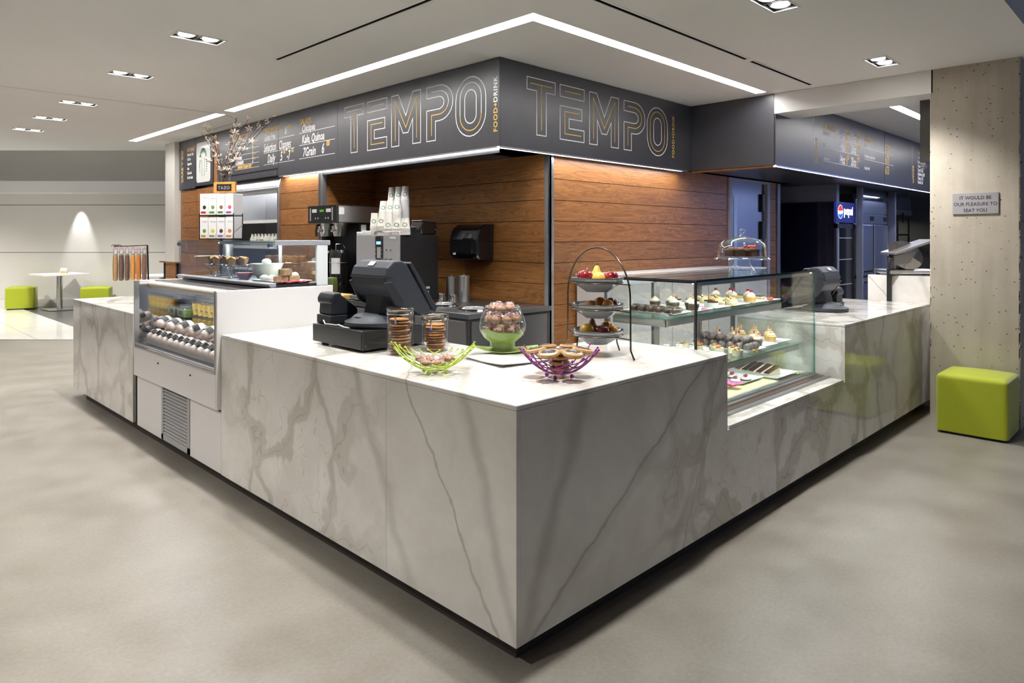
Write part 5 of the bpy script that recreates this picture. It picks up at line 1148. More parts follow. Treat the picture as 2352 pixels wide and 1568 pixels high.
for k, p in enumerate(spots):
    t = cu_ if k == 0 else copytree(cu_, (0, 0, 0)); t.location = (p[0], Y1 + p[1], p[2]); t['label'] = 'clear cup of mixed fruit in the upper tier of the fridge' if k < 6 else 'clear cup of mixed fruit in the lower tier of the fridge'; t['group'] = 'upper fruit cups' if k < 6 else 'lower fruit cups'
def tub(lab, y, z_, x=.46):
    t = thing('salad_tub', lab, 'container', (x, Y1 + y, z_)); MB().prism([(-.075, 0), (.075, 0), (.085, .06), (-.085, .06)], -.07, .07, 'x').obj('salad', M['salad'], t, bevel=.01); MB().prism([(-.078, 0), (.078, 0), (.09, .066), (.085, .078), (-.085, .078), (-.09, .066)], -.075, .075, 'x').obj('tub', M['cellophane'], t, bevel=.006)
    MB().cbox(-.076, 0, .04, .002, .06, .03).obj('label', M['charcoal'], t)
tub('clear tub of leafy salad stacked on another by the fridge end', 1.435, .8855, .344); tub('clear tub of leafy salad under another by the fridge end', 1.435, .803, .344)
# ================================================================== HOT CASE CONTENTS
hz = FT + .0195; HO = (.34, 2.545)
def hp_(x, y, z_=0): return (HO[0] + x, HO[1] + y, hz + z_)
def cone_basket(lab, loc):
    t = thing('wire_basket', lab, 'basket', loc); r1, r0, hh = .105, .05, .10
    for k in range(18): a = 2 * PI * k / 18; MB().tube([(r0 * math.cos(a), r0 * math.sin(a), .004), (r1 * math.cos(a), r1 * math.sin(a), hh)], .0018, 5).obj('wire', M['chrome'], t)
    for r, z_ in ((r0, .004), (r1, hh)): MB().tube([(r * math.cos(2 * PI * k / 24), r * math.sin(2 * PI * k / 24), z_) for k in range(24)], .0026, 5, True).obj('ring', M['chrome'], t, 60)
    MB().lathe([(.0, hh - .012), (r1 - .012, hh - .010), (r1 - .010, hh - .006), (.0, hh - .006)], n=24).obj('liner', M['black'], t)
    for z_ in (.0,):
        pass
cone_basket('chrome wire basket of muffins at the far end of the food case', hp_(.16, 1.20)); cone_basket('chrome wire basket of muffins beside the white bowl', hp_(.16, .90))
def muffin(loc, k, lab):
    t = thing('muffin', lab, 'muffin', loc, k, 'muffins in the wire baskets'); MB().lathe([(.0, 0), (.024, 0), (.033, .035), (.036, .045), (.028, .062), (.0, .068)], n=16).obj('cake', M['nutmix'] if k % 2 else M['sponge'], t, 60)
    mb = MB(); n = 8; vs = [(.025 * math.cos(2 * PI * q / n), .025 * math.sin(2 * PI * q / n), 0) for q in range(n)] + [(.042 * math.cos(2 * PI * q / n), .042 * math.sin(2 * PI * q / n), .045 + (.022 if q % 2 else 0)) for q in range(n)]
    mb.add(vs, [(q, (q + 1) % n, (q + 1) % n + n, q + n) for q in range(n)]).obj('paper', mat('tulip_paper', (.36, .17, .07), .7), t)
for b_, y in ((0, 1.20), (1, .90)):
    for k in range(4): a = k * PI / 2 + .5; muffin(hp_(.16 + .060 * math.cos(a), y + .060 * math.sin(a), .0955), k, ('muffin in brown tulip paper in the far wire basket', 'muffin in brown tulip paper in the basket beside the white bowl')[b_])
def bowl(name, lab, loc, r, h_, m_):
    t = thing(name, lab, 'bowl', loc); MB().lathe([(.0, 0), (r * .45, 0), (r * .5, .004), (r * .85, h_ * .6), (r, h_), (r * .97, h_), (r * .8, h_ * .55), (.0, h_ * .12)], n=30).obj('bowl', m_, t, 50)
bowl('serving_bowl', 'large white bowl in the food case', hp_(.20, .48), .115, .12, M['white_gloss'])
bowl('serving_bowl', 'small pink bowl beside the large white bowl', hp_(.09, .60), .06, .055, mat('pink_glaze', (.80, .38, .46), .2))
for k, (dx, dy, z_) in enumerate(((-.038, .022, .062), (.038, .022, .062), (.0, -.042, .062), (.0, .005, .107))):
    t = thing('bread_roll', 'white floured roll piled in the large white bowl', 'bread', hp_(.20 + dx, .48 + dy, z_), k, 'rolls in the white bowl'); MB().sphere(0, 0, .025, .034, 12, 7, .7).obj('roll', M['swirl_w'], t, 60)
z = plate('white plate of sugared pastries in the food case', HO[0] + .05, HO[0] + .25, HO[1] + .19, HO[1] + .40, hz)
for k in range(3): t = thing('sugared_pastry', 'sugar dusted pastry on the white plate in the food case', 'pastry', (HO[0] + .12 + .03 * (k % 2), HO[1] + .24 + .055 * k, z), k, 'sugared pastries'); MB().sphere(0, 0, .02, .036, 12, 7, .6, 1, .75).obj('dough', M['pastry_pink'], t, 60); MB().sphere(0, 0, .026, .028, 10, 6, .6).obj('sugar', M['swirl_w'], t, 60)
z = plate('pale pink plate of oat loaf slices in the food case', HO[0] + .04, HO[0] + .30, HO[1] + .02, HO[1] + .17, hz + .0, m_=mat('pink_plate', (.78, .55, .58), .2))
M['oat'] = speckle('oat_loaf', (.30, .18, .08), (.50, .34, .18), 90, .8, .7)
for k, (x, y, z_) in enumerate(((.11, .09, 0), (.20, .10, 0), (.14, .085, .045))): t = thing('loaf_slice', ('thick oat loaf slice on the pink plate', 'thick oat loaf slice on the pink plate', 'thick oat loaf slice stacked on top of the others')[k], 'cake', (HO[0] + x, HO[1] + y, z + z_), .2 * k, 'oat loaf slices'); MB().cbox(0, 0, .021, .085, .05, .042).obj('loaf', M['oat'], t, bevel=.006); MB().cbox(0, 0, .0435, .08, .045, .003).obj('crust', M['nutmix'], t, bevel=.001)
for k, (x, y) in enumerate(((.29, .245), (.29, .335))):
    t = thing('croissant', 'golden croissant behind the oat loaf slices', 'croissant', hp_(x, y, .001), .5 + k, 'croissants in the food case'); mb = MB(); pts = []; rad = []
    for i in range(13): s = -1 + i / 6; pts.append((.055 * s, .03 * s * s, .034)); rad.append((.028 * (1 - .75 * abs(s) ** 1.4)) * (1 + .10 * (i % 2)))
    mb.tube(pts, rad, 10).obj('crust', M['custard'], t, 60)
t = thing('red_napkin', 'crumpled red napkin at the end of the food case', 'napkin', hp_(.17, .012)); mb = MB(); vs = []
for i in range(9):
    for j in range(3): vs.append((-.10 + .028 * i, -.004 + .008 * j, .004 + .010 * (1 + math.sin(i * 2.1 + j)) * (1 if j == 1 else .5)))
o = mb.add(vs, [(i * 3 + j, i * 3 + j + 1, (i + 1) * 3 + j + 1, (i + 1) * 3 + j) for i in range(8) for j in range(2)]).obj('cloth', mat('red_cloth', (.50, .03, .06), .7), t, 60); s_ = o.modifiers.new('s', 'SOLIDIFY'); s_.thickness = .002
# ================================================================== BACK COUNTER AND COFFEE NICHE
bc = thing('back_counter', 'dark stainless back counter in the timber coffee niche', 'counter', (1.785, 2.262, 0))
B(.02, .02, .08, .95, 2.67, .88).obj('cabinet', mat('dark_laminate', (.075, .07, .07), .4), bc); B(0, 0, .88, .953, 2.68, .92).obj('top', M['steel_dark'], bc, bevel=.004); B(.06, .06, 0, .9, 2.66, .08).obj('plinth', M['void'], bc)
for k in range(4): B(.0, .04 + .655 * k, .12, .02, .68 + .655 * k, .86).obj('door', mat('door_grey', (.10, .095, .095), .35), bc, bevel=.003)
B(.03, .0, .12, .89, .02, .86).obj('end_panel', M['steel_dark'], bc)
for k, (x, y) in enumerate(((2.05, 2.88), (1.97, 2.42))):
    t = thing('pan_lid', ('round steel pan lid near the espresso machine', 'round steel pan lid at the open end of the back counter')[k], 'lid', (x, y, .9205), 0, 'steel pan lids')
    MB().lathe([(.0, 0), (.125, 0), (.13, .006), (.128, .02), (.118, .024), (.115, .018), (.0, .020)], n=32).obj('lid', M['chrome'], t, 40); MB().tube([(.10 * math.cos(2 * PI * k_ / 24), .10 * math.sin(2 * PI * k_ / 24), .024) for k_ in range(24)], .003, 6, True).obj('ring', M['chrome'], t, 60)
# espresso machine
M['silver'] = mat('silver_plastic', (.36, .36, .37), .4, .2); M['silver2'] = mat('silver_light', (.46, .46, .47), .35, .2)
e = thing('espresso_machine', 'grey and black automatic espresso machine in the coffee niche', 'coffee machine', (1.90, 3.317, .92))
EX, EY, EZ = .44, .69, .61
B(.012, 0, .02, EX, EY, EZ).obj('body', M['black'], e, bevel=.006); B(0, .0, .34, .012, EY, EZ).obj('front_panel', M['silver2'], e, bevel=.003); B(0, .0, .08, .010, EY, .335).obj('lower_panel', M['silver'], e)
cp = B(-.006, .245, .37, .0, .365, EZ - .008).obj('control_panel', M['black'], e, bevel=.003)
B(-.008, .275, .525, -.006, .345, .552).obj('display', emit('lcd_blue', (.25, .5, 1), 1.2), cp); B(-.008, .275, .40, -.006, .335, .50).obj('label_strip', M['silver2'], cp)
for z_ in (.40, .44, .475, .585):
    for y_ in (.258, .352): MB().lathe([(.008, 0), (.008, .004), (.0, .005)], n=10).obj('button', M['chrome'], cp, loc=(-.006, y_, z_), rot=(0, -PI / 2, 0))
for y_ in (.19, .125): MB().lathe([(.012, 0), (.010, .006), (.0, .007)], n=12).obj('knob', M['chrome'], e, loc=(0, y_, .475), rot=(0, -PI / 2, 0))
for y_ in (.19, .12): MB().tube([(0, y_, .39), (-.03, y_ + .01, .38), (-.06, y_ + .035, .32), (-.075, y_ + .055, .27)], [.012, .011, .009, .008], 8).obj('steam_lever', M['black'], e, 60)
B(-.003, .05, .575, .0, .14, .595).obj('name_plate', M['white'], e); B(-.09, .22, .27, .0, .40, .335).obj('spout', M['silver'], e, bevel=.008); B(-.12, .08, .02, .0, .62, .05).obj('drip_tray', M['steel'], e, bevel=.004)
B(.26, -.0015, .06, .33, 0, .10).obj('sticker', M['white'], e); B(.30, -.0015, .12, .34, 0, .14).obj('sticker', M['white'], e)
tr = MB().tube([(.014, .01, EZ - .002), (.014, .01, EZ + .03), (.014, .40, EZ + .03), (.014, .40, EZ - .002)], .005, 6).obj('top_rail', M['chrome'], e, 60)
ezt = .92 + EZ + .0015
t = thing('bean_hopper', 'black bean hopper on the rear of the espresso machine', 'hopper', (2.16, 3.34, ezt)); MB().prism([(0, 0), (.17, 0), (.19, .06), (.18, .12), (.02, .13), (-.01, .07)], 0, .16, 'y').obj('hopper', M['blackgloss'], t, bevel=.012); B(.01, .0, .128, .18, .16, .136).obj('lid', M['steel'], t, bevel=.004)
# paper cups in stacked piles
M['cup'] = mat('paper_cup', (.80, .77, .70), .5); M['cupcold'] = mat('white_cup', (.84, .84, .85), .4)
def cupstack(lab, loc, h, r, nest, grp, m_):
    t = thing('cup_stack', lab, 'cups', loc, 0, grp)
    for k in range(nest): MB().lathe([(r * 1.06, 0), (r * 1.08, .006), (r * 1.02, .010), (r * .99, .013)], n=18, cap=False).obj('cup_rim', m_, t, 50, loc=(0, 0, .013 * k))
    MB().lathe([(r * 1.06, 0), (r * 1.08, .006), (r * 1.0, .010), (r * .76, h), (r * .72, h), (r * .70, h - .006), (.0, h - .006)], n=20, cap=False).obj('cup', m_, t, 50, loc=(0, 0, .013 * nest))
    z0 = .013 * nest + h * .40; rm = r * (1 - .24 * .40) + .0012
    em = MB()
    for q in range(10):
        a0 = math.radians(225) + math.radians(36) * math.cos(2 * PI * q / 10); a1 = math.radians(225) + math.radians(36) * math.cos(2 * PI * (q + .62) / 10); zz0 = z0 + .020 * math.sin(2 * PI * q / 10); zz1 = z0 + .020 * math.sin(2 * PI * (q + .62) / 10)
        i0, i1 = math.radians(225) + math.radians(22) * math.cos(2 * PI * q / 10), math.radians(225) + math.radians(22) * math.cos(2 * PI * (q + .62) / 10); w0, w1 = z0 + .012 * math.sin(2 * PI * q / 10), z0 + .012 * math.sin(2 * PI * (q + .62) / 10)
        em.quad(*[(rm * math.cos(a) * (1.03 - .24 * (z_ - z0) / h), rm * math.sin(a) * (1.03 - .24 * (z_ - z0) / h), z_) for a, z_ in ((a0, zz0), (a1, zz1), (i1, w1), (i0, w0))])
    o = em.obj('emblem', M['green_ink'], t); o['kind'] = 'stuff'
    return t
def cpos(px, D_off, z_): p = on(px, 500, 'x', 1.90 + D_off); return (p.x, p.y, z_)
for px, dx in ((893, .072), (912, .072), (931, .072)): cupstack('upside-down cream paper cups on the espresso machine front edge', cpos(px, dx, ezt), .095, .042, 4, 'cup stacks on the espresso machine', M['cup'])
for px, dx in ((860, .165), (877, .165), (894, .165)): cupstack('upside-down paper cups in the taller row behind the front cups', cpos(px, dx, ezt), .135, .04, 6, 'middle cup stacks', M['cup'])
for px, dx in ((881, .26), (897, .26), (913, .26)): cupstack('upside-down paper cups piled behind the middle row', cpos(px, dx, ezt), .11, .042, 17, 'rear cup stacks', M['cup'])
for px, dx in ((900, .36), (916, .36), (931, .36)): cupstack('tallest upside-down paper cup towers at the back of the pile', cpos(px, dx, ezt), .13, .04, 26, 'tallest cup towers', M['cupcold'])
for k, px in enumerate((829, 842, 864)): t = thing('lid_pile', 'short stack of white cup lids on the espresso machine', 'lids', cpos(px, (.075, .075, .27)[k], ezt), 0, 'stacked cup lids'); [MB().lathe([(.040, 0), (.042, .004), (.040, .008), (.036, .011), (.0, .011)], n=18).obj('lid', M['cupcold'], t, 50, loc=(0, 0, .010 * q)) for q in range(3 + k)]
# coffee brewer
b_ = thing('coffee_brewer', 'tall twin coffee brewer with black control panel and steel body', 'coffee maker', (1.90, 4.372, .92))
B(.03, .0, .738, .50, .555, .912).obj('head', M['steel'], b_, bevel=.006); pn = B(0, .0, .738, .03, .555, .905).obj('control_panel', M['black'], b_, bevel=.004); B(.0, -.004, .735, .51, .56, .738).obj('head_base', M['black'], b_); B(-.002, -.002, .905, .51, .558, .914).obj('head_top', M['black'], b_)
B(-.003, .24, .85, 0, .315, .872).obj('display', emit('lcd_green', (.12, .5, .02), .5), pn)
for y_ in (.10, .38): B(-.002, y_, .845, 0, y_ + .09, .88).obj('label', M['white'], pn)
for y_ in (.06, .495): B(-.003, y_, .76, 0, y_ + .02, .89).obj('dial_strip', M['silver2'], pn)
for y_ in (.15, .20, .35, .40): MB().lathe([(.010, 0), (.009, .004), (.0, .005)], n=10).obj('button', M['silver2'], pn, loc=(0, y_, .785), rot=(0, -PI / 2, 0))
B(.03, -.0015, .82, .09, 0, .89).obj('notice', M['white'], b_); B(.28, .02, .02, .50, .535, .735).obj('column', M['black'], b_, bevel=.004); B(.0, .0, 0, .50, .555, .02).obj('base', M['black'], b_)
B(.30, .019, .60, .36, .02, .72).obj('notice', M['white'], b_)
for y_ in (.15, .41):
    f_ = MB().lathe([(.055, 0), (.06, .01), (.08, .10), (.085, .135), (.078, .135)], n=24).obj('funnel', M['steel'], b_, 50, loc=(.13, y_, .60))
    MB().tube([(-.078, 0, .12), (-.11, 0, .11), (-.12, 0, .06), (-.115, 0, .0)], .012, 8).obj('funnel_handle', M['black'], f_, 60); B(-.078, -.04, .045, -.072, .04, .07).obj('funnel_label', M['white'], f_); B(-.079, -.03, .052, -.0775, .0, .064).obj('label_mark', M['strawberry'], f_)
for k, y_ in enumerate((.15, .41)):
    t = thing('coffee_server', ('black thermal coffee server with white card under the brewer, niche wall side', 'black thermal coffee server with white card under the brewer, machine side')[1 - k], 'coffee server', (2.03, 4.372 + y_, .942), 0)
    MB().lathe([(.0, 0), (.095, 0), (.10, .02), (.10, .40), (.085, .44), (.03, .455), (.0, .455)], n=28).obj('body', M['blackgloss'], t, 50); MB().tube([(-.06, -.03, .44), (-.06, -.03, .50), (.02, -.03, .50), (.05, -.03, .45)], .007, 8).obj('handle', M['chrome'], t, 60); MB().lathe([(.102, .31), (.104, .312), (.102, .316)], n=28, cap=False).obj('band', M['chrome'], t)
    c_ = MB(); vs = []
    for z_ in (.20, .36):
        for q in range(5): a = math.radians(185 + 14 * q); vs.append((.1015 * math.cos(a), .1015 * math.sin(a), z_))
    c_.add(vs, [(q, q + 1, q + 6, q + 5) for q in range(4)]).obj('card', M['white'], t); B(-.12, -.02, .05, -.095, .02, .08).obj('tap', M['black'], t)
# towel dispenser
a = on(1040, 520, 'x', 2.5); td = thing('paper_towel_dispenser', 'glossy black paper towel dispenser on the timber niche wall', 'dispenser', (XW, 3.0, 1.29))
MB().prism([(-.005, .0), (-.17, .01), (-.205, .06), (-.205, .20), (-.17, .30), (-.10, .345), (-.005, .345)], .0, .40, 'y').obj('housing', M['blackgloss'], td, bevel=.02, seg=3); B(-.03, -.004, .0, -.004, .404, .345).obj('back_plate', M['black'], td, bevel=.004); MB().lathe([(.02, 0), (.02, .006), (.0, .007)], n=14).obj('lock', M['chrome'], td, loc=(-.206, .08, .09), rot=(0, -PI / 2, 0)); B(-.2065, .30, .055, -.205, .34, .075).obj('logo', M['white'], td)
# canisters, pitchers and coffee bag
for k, (x, y, h_) in enumerate(((2.46, 3.26, .22), (2.47, 3.10, .235))):
    t = thing('steel_canister', ('tall steel canister touching the espresso machine side', 'tall steel canister standing apart from the espresso machine')[k], 'canister', (x, y, .9205)); MB().lathe([(.0, 0), (.052, 0), (.054, .004), (.054, h_), (.05, h_ + .004), (.0, h_ + .004)], n=24).obj('body', M['steel'], t, 40); MB().lathe([(.008, h_ + .003), (.006, h_ + .02), (.0, h_ + .022)], n=8).obj('knob', M['chrome'], t)
for k, (x, y) in enumerate(((2.30, 3.22), (2.32, 3.08))):
    t = thing('milk_pitcher', ('small polished steel milk pitcher by the machine side', 'small polished steel milk pitcher in front of the canisters')[k], 'pitcher', (x, y, .9205), .5 + k); MB().lathe([(.0, 0), (.04, 0), (.042, .02), (.033, .065), (.036, .08)], n=20).obj('body', M['chrome'], t, 50); MB().tube([(.036, 0, .07), (.06, 0, .065), (.06, 0, .03), (.04, 0, .02)], .004, 6).obj('handle', M['chrome'], t, 60)
t = thing('coffee_bag', 'olive green coffee bag leaning by the brewer', 'bag', (1.81, 4.30, .9205), .1); MB().prism([(-.05, 0), (.05, 0), (.055, .15), (.045, .20), (-.045, .20), (-.055, .15)], -.035, .035, 'x').obj('pouch', mat('olive_bag', (.10, .13, .04), .35), t, bevel=.012); B(-.037, -.035, .06, -.035, .035, .11).obj('label', M['white'], t)
t = thing('wooden_box', 'low tan wooden box on the back counter behind the register', 'box', (1.80, 4.10, .9205), 0); B(-.05, -.10, 0, .07, .10, .05).obj('box', M['sponge'], t, bevel=.01)
# ================================================================== STEEL MERCHANDISER in the menu wall
mc = thing('steel_merchandiser', 'stainless open drinks merchandiser recessed below the food menu board', 'fridge', (XF, 5.92, 0))
prof = [(.02, .2), (.02, 2.10), (.05, 2.20), (.12, 2.29), (.62, 2.30), (.62, .2)]
for y_ in (0.0, 1.55): MB().prism(prof, y_, y_ + .03, 'y').obj('side_panel', M['steel'], mc, bevel=.004)
B(.60, .03, .2, .62, 1.55, 2.29).obj('back', M['steel_dark'], mc)
MB().prism([(.03, 2.12), (.06, 2.20), (.13, 2.285), (.6, 2.295), (.6, 2.27), (.15, 2.26), (.08, 2.18), (.06, 2.12)], .03, 1.55, 'y').obj('canopy', M['steel'], mc)
MB().tube([(.12, .05, 2.09), (.12, 1.53, 2.09)], .045, 14).obj('curtain_roll', M['silver2'], mc, 50); B(.20, .06, 2.17, .26, 1.52, 2.18).obj('lamp', M['caselamp'], mc)
for k in range(8): B(-.004, .002 + .0, 2.235 + .009 * k, .10, .004, 2.238 + .009 * k).obj('louvre', M['steel_dark'], mc)
for z_ in (.85, 1.10, 1.38, 1.70): sh = B(.16, .03, z_, .60, 1.55, z_ + .012).obj('shelf', M['steel'], mc); B(.155, .03, z_ - .01, .16, 1.55, z_ + .03).obj('price_rail', M['white'], sh)
M['juice_g'] = mat('green_juice_label', (.16, .42, .03), .35); M['juice_w'] = mat('milk_bottle', (.82, .82, .80), .3); M['juice_o'] = mat('orange_juice_label', (.75, .45, .25), .35)
def bottle(lab, loc, m_, grp):
    t = thing('drink_bottle', lab, 'bottle', loc, 0, grp); MB().lathe([(.0, 0), (.034, 0), (.036, .01), (.036, .10), (.022, .135), (.018, .15)], n=14).obj('bottle', M['juice_w'], t, 50); MB().lathe([(.0362, .03), (.0368, .031), (.0368, .094), (.0362, .095)], n=14, cap=False).obj('label', m_, t); MB().lathe([(.018, .15), (.02, .152), (.02, .165), (.0, .166)], n=12).obj('cap', M['juice_w'], t)
for k in range(12): m_ = M['juice_g'] if k in (2, 3, 4, 8) else (M['juice_o'] if k in (0, 1, 9) else M['juice_w']); bottle({'juice_g': 'white bottle with green label in the steel merchandiser', 'juice_o': 'white bottle with orange label in the steel merchandiser', 'juice_w': 'plain white bottle in the steel merchandiser'}[[q for q in ('juice_g', 'juice_o', 'juice_w') if M[q] is m_][0]], (XF + .24, 6.02 + .095 * k, 1.393), m_, 'bottles in the merchandiser')
# ================================================================== TEA STAND, SIGN, BLOSSOM VASE on the food case
hct = FT + HZ_ + .001
ts = on(508, 548, 'x', .53); TP = (ts.x, ts.y, hct + .002); ta = ANG - PI / 2 + math.radians(-12)
tsn = thing('tea_rack', 'black wire rack stacked with two tiers of white tea boxes', 'rack', TP, ta)
for z_ in (.0, .185):
    for y_ in (-.06, .06): MB().tube([(-.15, y_, z_ + .006), (.15, y_, z_ + .006)], .004, 6).obj('rail', M['black_metal'], tsn)
for x_ in (-.15, .15):
    for y_ in (-.06, .06): MB().tube([(x_, y_, 0), (x_, y_, .21)], .004, 6).obj('post', M['black_metal'], tsn)
    MB().tube([(x_, -.065, .05), (x_, .06, .12)], .003, 6).obj('brace', M['chrome'], tsn)
cols = [[(.45, .04, .04), (.06, .25, .05), (.10, .20, .05), (.30, .08, .30)], [(.55, .28, .05), (.20, .30, .12), (.25, .12, .35), (.65, .25, .05)]]
prints = [[(.02, .03, .02), (.15, .30, .06), (.25, .10, .06), (.70, .10, .12)], [(.12, .28, .05), (.75, .55, .05), (.06, .04, .04), (.65, .25, .06)]]
def wpos(lx, ly, lz): x, y = rotz((lx, ly), ta); return (TP[0] + x, TP[1] + y, TP[2] + lz)
for r_ in range(2):
    for k in range(4):
        t = thing('tea_box', 'white tea box with %s flower print on the %s rack tier' % ((('black', 'green', 'brown', 'rose'), ('leaf green', 'yellow', 'dark', 'orange'))[1 - r_][k], ('lower', 'upper')[r_]), 'box', wpos(-.111 + .074 * k, 0, .0125 + .185 * r_), ta, 'white tea boxes')
        B(-.035, -.06, 0, .035, .07, .165).obj('carton', M['white'], t, bevel=.002)
        mm = mat('tea_print', prints[1 - r_][k], .5); cm = mat('tea_bag', cols[1 - r_][k], .4)
        MB().lathe([(.0, 0), (.016, 0), (.0, .001)], n=9).obj('flower_print', mm, t, loc=(.005, -.0605, .058), rot=(PI / 2, 0, 0))
        B(-.030, -.066, .0, .030, -.061, .035).obj('dispenser_lip', M['white'], t); B(-.022, -.0665, .010, .022, -.064, .026).obj('tea_sachet', cm, t)
        if True: text('TEA', ('y', 0), 0, 0, .018, M['silver2'], t); o = [q for q in t.children if q.type == 'FONT'][0]; o.matrix_local = Matrix.Translation((-.018, -.0605, .125)) @ BY.to_4x4(); o.data.body = 'TAZO'
sg = thing('tea_sign', 'orange wooden TAZO sign with black nameplate above the tea boxes', 'sign', wpos(.035, 0, .372), ta)
B(-.095, -.012, 0, .095, .012, .085).obj('sign_board', make_wood('sign_wood', (.42, .16, .03), (.55, .24, .05), (.62, .30, .08)), sg, bevel=.003); B(-.065, -.015, .015, .065, -.012, .068).obj('nameplate', M['black'], sg)
o = text('TAZO', ('y', 0), 0, 0, .034, M['silver2'], sg, spacing=1.2); o.matrix_local = Matrix.Translation((-.052, -.0155, .027)) @ BY.to_4x4()
VZ = on(516, 440, 'x', .60)
bvp = (.62, VZ.y + .06, hct); bv = thing('blossom_vase', 'tall glass vase of pale blossom branches behind the tea boxes', 'vase', bvp)
MB().lathe([(.0, 0), (.042, 0), (.045, .02), (.045, .44), (.050, .52), (.062, .56)], n=24, cap=False).obj('vase', M['thinglass'], bv, 50)
M['twig'] = mat('twig', (.06, .035, .025), .7); M['blossom'] = speckle('blossom', (.86, .78, .62), (.90, .82, .74), 60, .6); M['blossom2'] = mat('blossom_pink', (.86, .62, .54), .6)
def ipos(px, py, D):
    r_ = FW + RT * ((px - PPX) / FPX) + Vector((0, 0, (HZ - py) / FPX)); return CAM + r_ * D
vD = (Vector((bvp[0], bvp[1], 0)) - Vector((CAM.x, CAM.y, 0))).dot(FW)
tips = [(462, 305, .0), (470, 290, .06), (480, 293, -.05), (490, 318, .08), (500, 330, -.08), (495, 367, .05), (535, 288, .05), (545, 292, -.1), (543, 270, .1), (537, 302, 0), (572, 294, .1), (571, 273, -.05), (598, 283, .0), (616, 276, .08), (633, 269, -.05), (553, 318, .1), (470, 364, -.05)]
br = random.Random(5); pet = MB()
for q in range(5):
    a = q * 2 * PI / 5; pet.add([(0, 0, 0), (.012 * math.cos(a - .4), .012 * math.sin(a - .4), .006), (.022 * math.cos(a), .022 * math.sin(a), .010), (.012 * math.cos(a + .4), .012 * math.sin(a + .4), .006)], [(0, 1, 2, 3)])
fl = pet.obj('blossom', M['blossom'], bv); fl2 = pet.obj('blossom', M['blossom2'], bv); first = [True, True]
def bloom(p, k):
    src = fl2 if k % 4 == 0 else fl
    o = src if first[1 if k % 4 == 0 else 0] else inst(src, bv, (0, 0, 0)); first[1 if k % 4 == 0 else 0] = False
    o.location = p; o.rotation_euler = (br.uniform(-1.2, 1.2), br.uniform(-1.2, 1.2), br.uniform(0, 6)); s_ = br.uniform(1.0, 1.7); o.scale = (s_, s_, s_)
kk = 0
for (px, py, dd) in tips:
    tip = ipos(px, py, vD + dd) - Vector(bvp); a = Vector((br.uniform(-.02, .02), br.uniform(-.02, .02), .03)); b1_ = Vector((a.x * .6, a.y * .6, .50)); mid = (b1_ + tip) / 2 + Vector((br.uniform(-.03, .03), br.uniform(-.03, .03), .05))
    pts_ = []
    for i in range(11):
        s = i / 10
        if s < .3: pts_.append(a.lerp(b1_, s / .3))
        else: u = (s - .3) / .7; pts_.append(b1_ * (1 - u) ** 2 + mid * 2 * u * (1 - u) + tip * u * u)
    MB().tube(pts_, [.0035 - .0002 * i for i in range(11)], 5).obj('branch', M['twig'], bv, 60)
    for i in (4, 5, 6, 7, 8, 9, 10):
        if i == 10 or br.random() < .62: bloom(pts_[i] + Vector((br.uniform(-.012, .012), br.uniform(-.012, .012), br.uniform(-.01, .012))), kk); kk += 1
# ================================================================== NUT BAG RACK on the far marble block
nr = thing('nut_rack', 'black wire rack with long arm on the far marble counter block', 'rack', (.50, 5.40, ZT))
for y_ in (-.012, .012): MB().tube([(0, y_, .004), (-.012, y_, .515)], .004, 8).obj('post', M['black_metal'], nr, 60)
MB().tube([(-.012, 0, .515), (-.20, 0, .508), (-.30, 0, .505)], .0045, 8).obj('arm', M['black_metal'], nr, 60); B(-.10, -.10, 0, .06, .10, .006).obj('base', M['black_metal'], nr)
for k in range(3): MB().tube([(-.24 - .022 * k, -.02, .512), (-.26 - .022 * k, 0, .522), (-.27 - .022 * k, .02, .508)], .003, 5).obj('hook', M['black_metal'], nr)
nutc = [((.30, .15, .06), (.45, .28, .12)), ((.10, .06, .05), (.16, .10, .08)), ((.09, .05, .035), (.20, .12, .08)), ((.50, .20, .03), (.68, .34, .08)), ((.42, .14, .02), (.55, .22, .05)), ((.13, .07, .05), (.22, .14, .10))]
nl = ('mixed nuts', 'dark raisins', 'chocolate nuts', 'orange snack mix', 'spicy orange snacks', 'roasted dark almonds')
for k in range(6):
    x = .50 - .290 + .049 * k
    t = thing('nut_bag', 'clear hanging bag of %s on the black wire rack' % nl[k], 'bag', (x, 5.38, 1.109), math.radians(52), 'hanging snack bags')
    sm = speckle('snack_%d' % k, *nutc[k], 130, .5, .6)
    mb = MB(); vs = []; n = 10
    for (z_, w, d_) in ((.0, .030, .008), (.012, .042, .014), (.14, .044, .016), (.235, .042, .011)):
        for q in range(n): a = 2 * PI * q / n; vs.append((w * math.cos(a), d_ * math.sin(a), z_))
    mb.add(vs, [(i * n + q, i * n + (q + 1) % n, (i + 1) * n + (q + 1) % n, (i + 1) * n + q) for i in range(3) for q in range(n)] + [tuple(range(n - 1, -1, -1)), tuple(3 * n + q for q in range(n))]).obj('snacks', sm, t, 60)
    MB().prism([(-.044, .0), (.044, .0), (.042, .068), (.0, .076), (-.042, .068)], -.002, .002, 'y').obj('bag_top', M['cellophane'], t, loc=(0, 0, .232)); B(-.026, -.0035, .25, .026, -.0022, .285).obj('label', M['white'], t); B(-.034, -.004, .288, .034, -.0022, .300).obj('header', M['pink'], t)
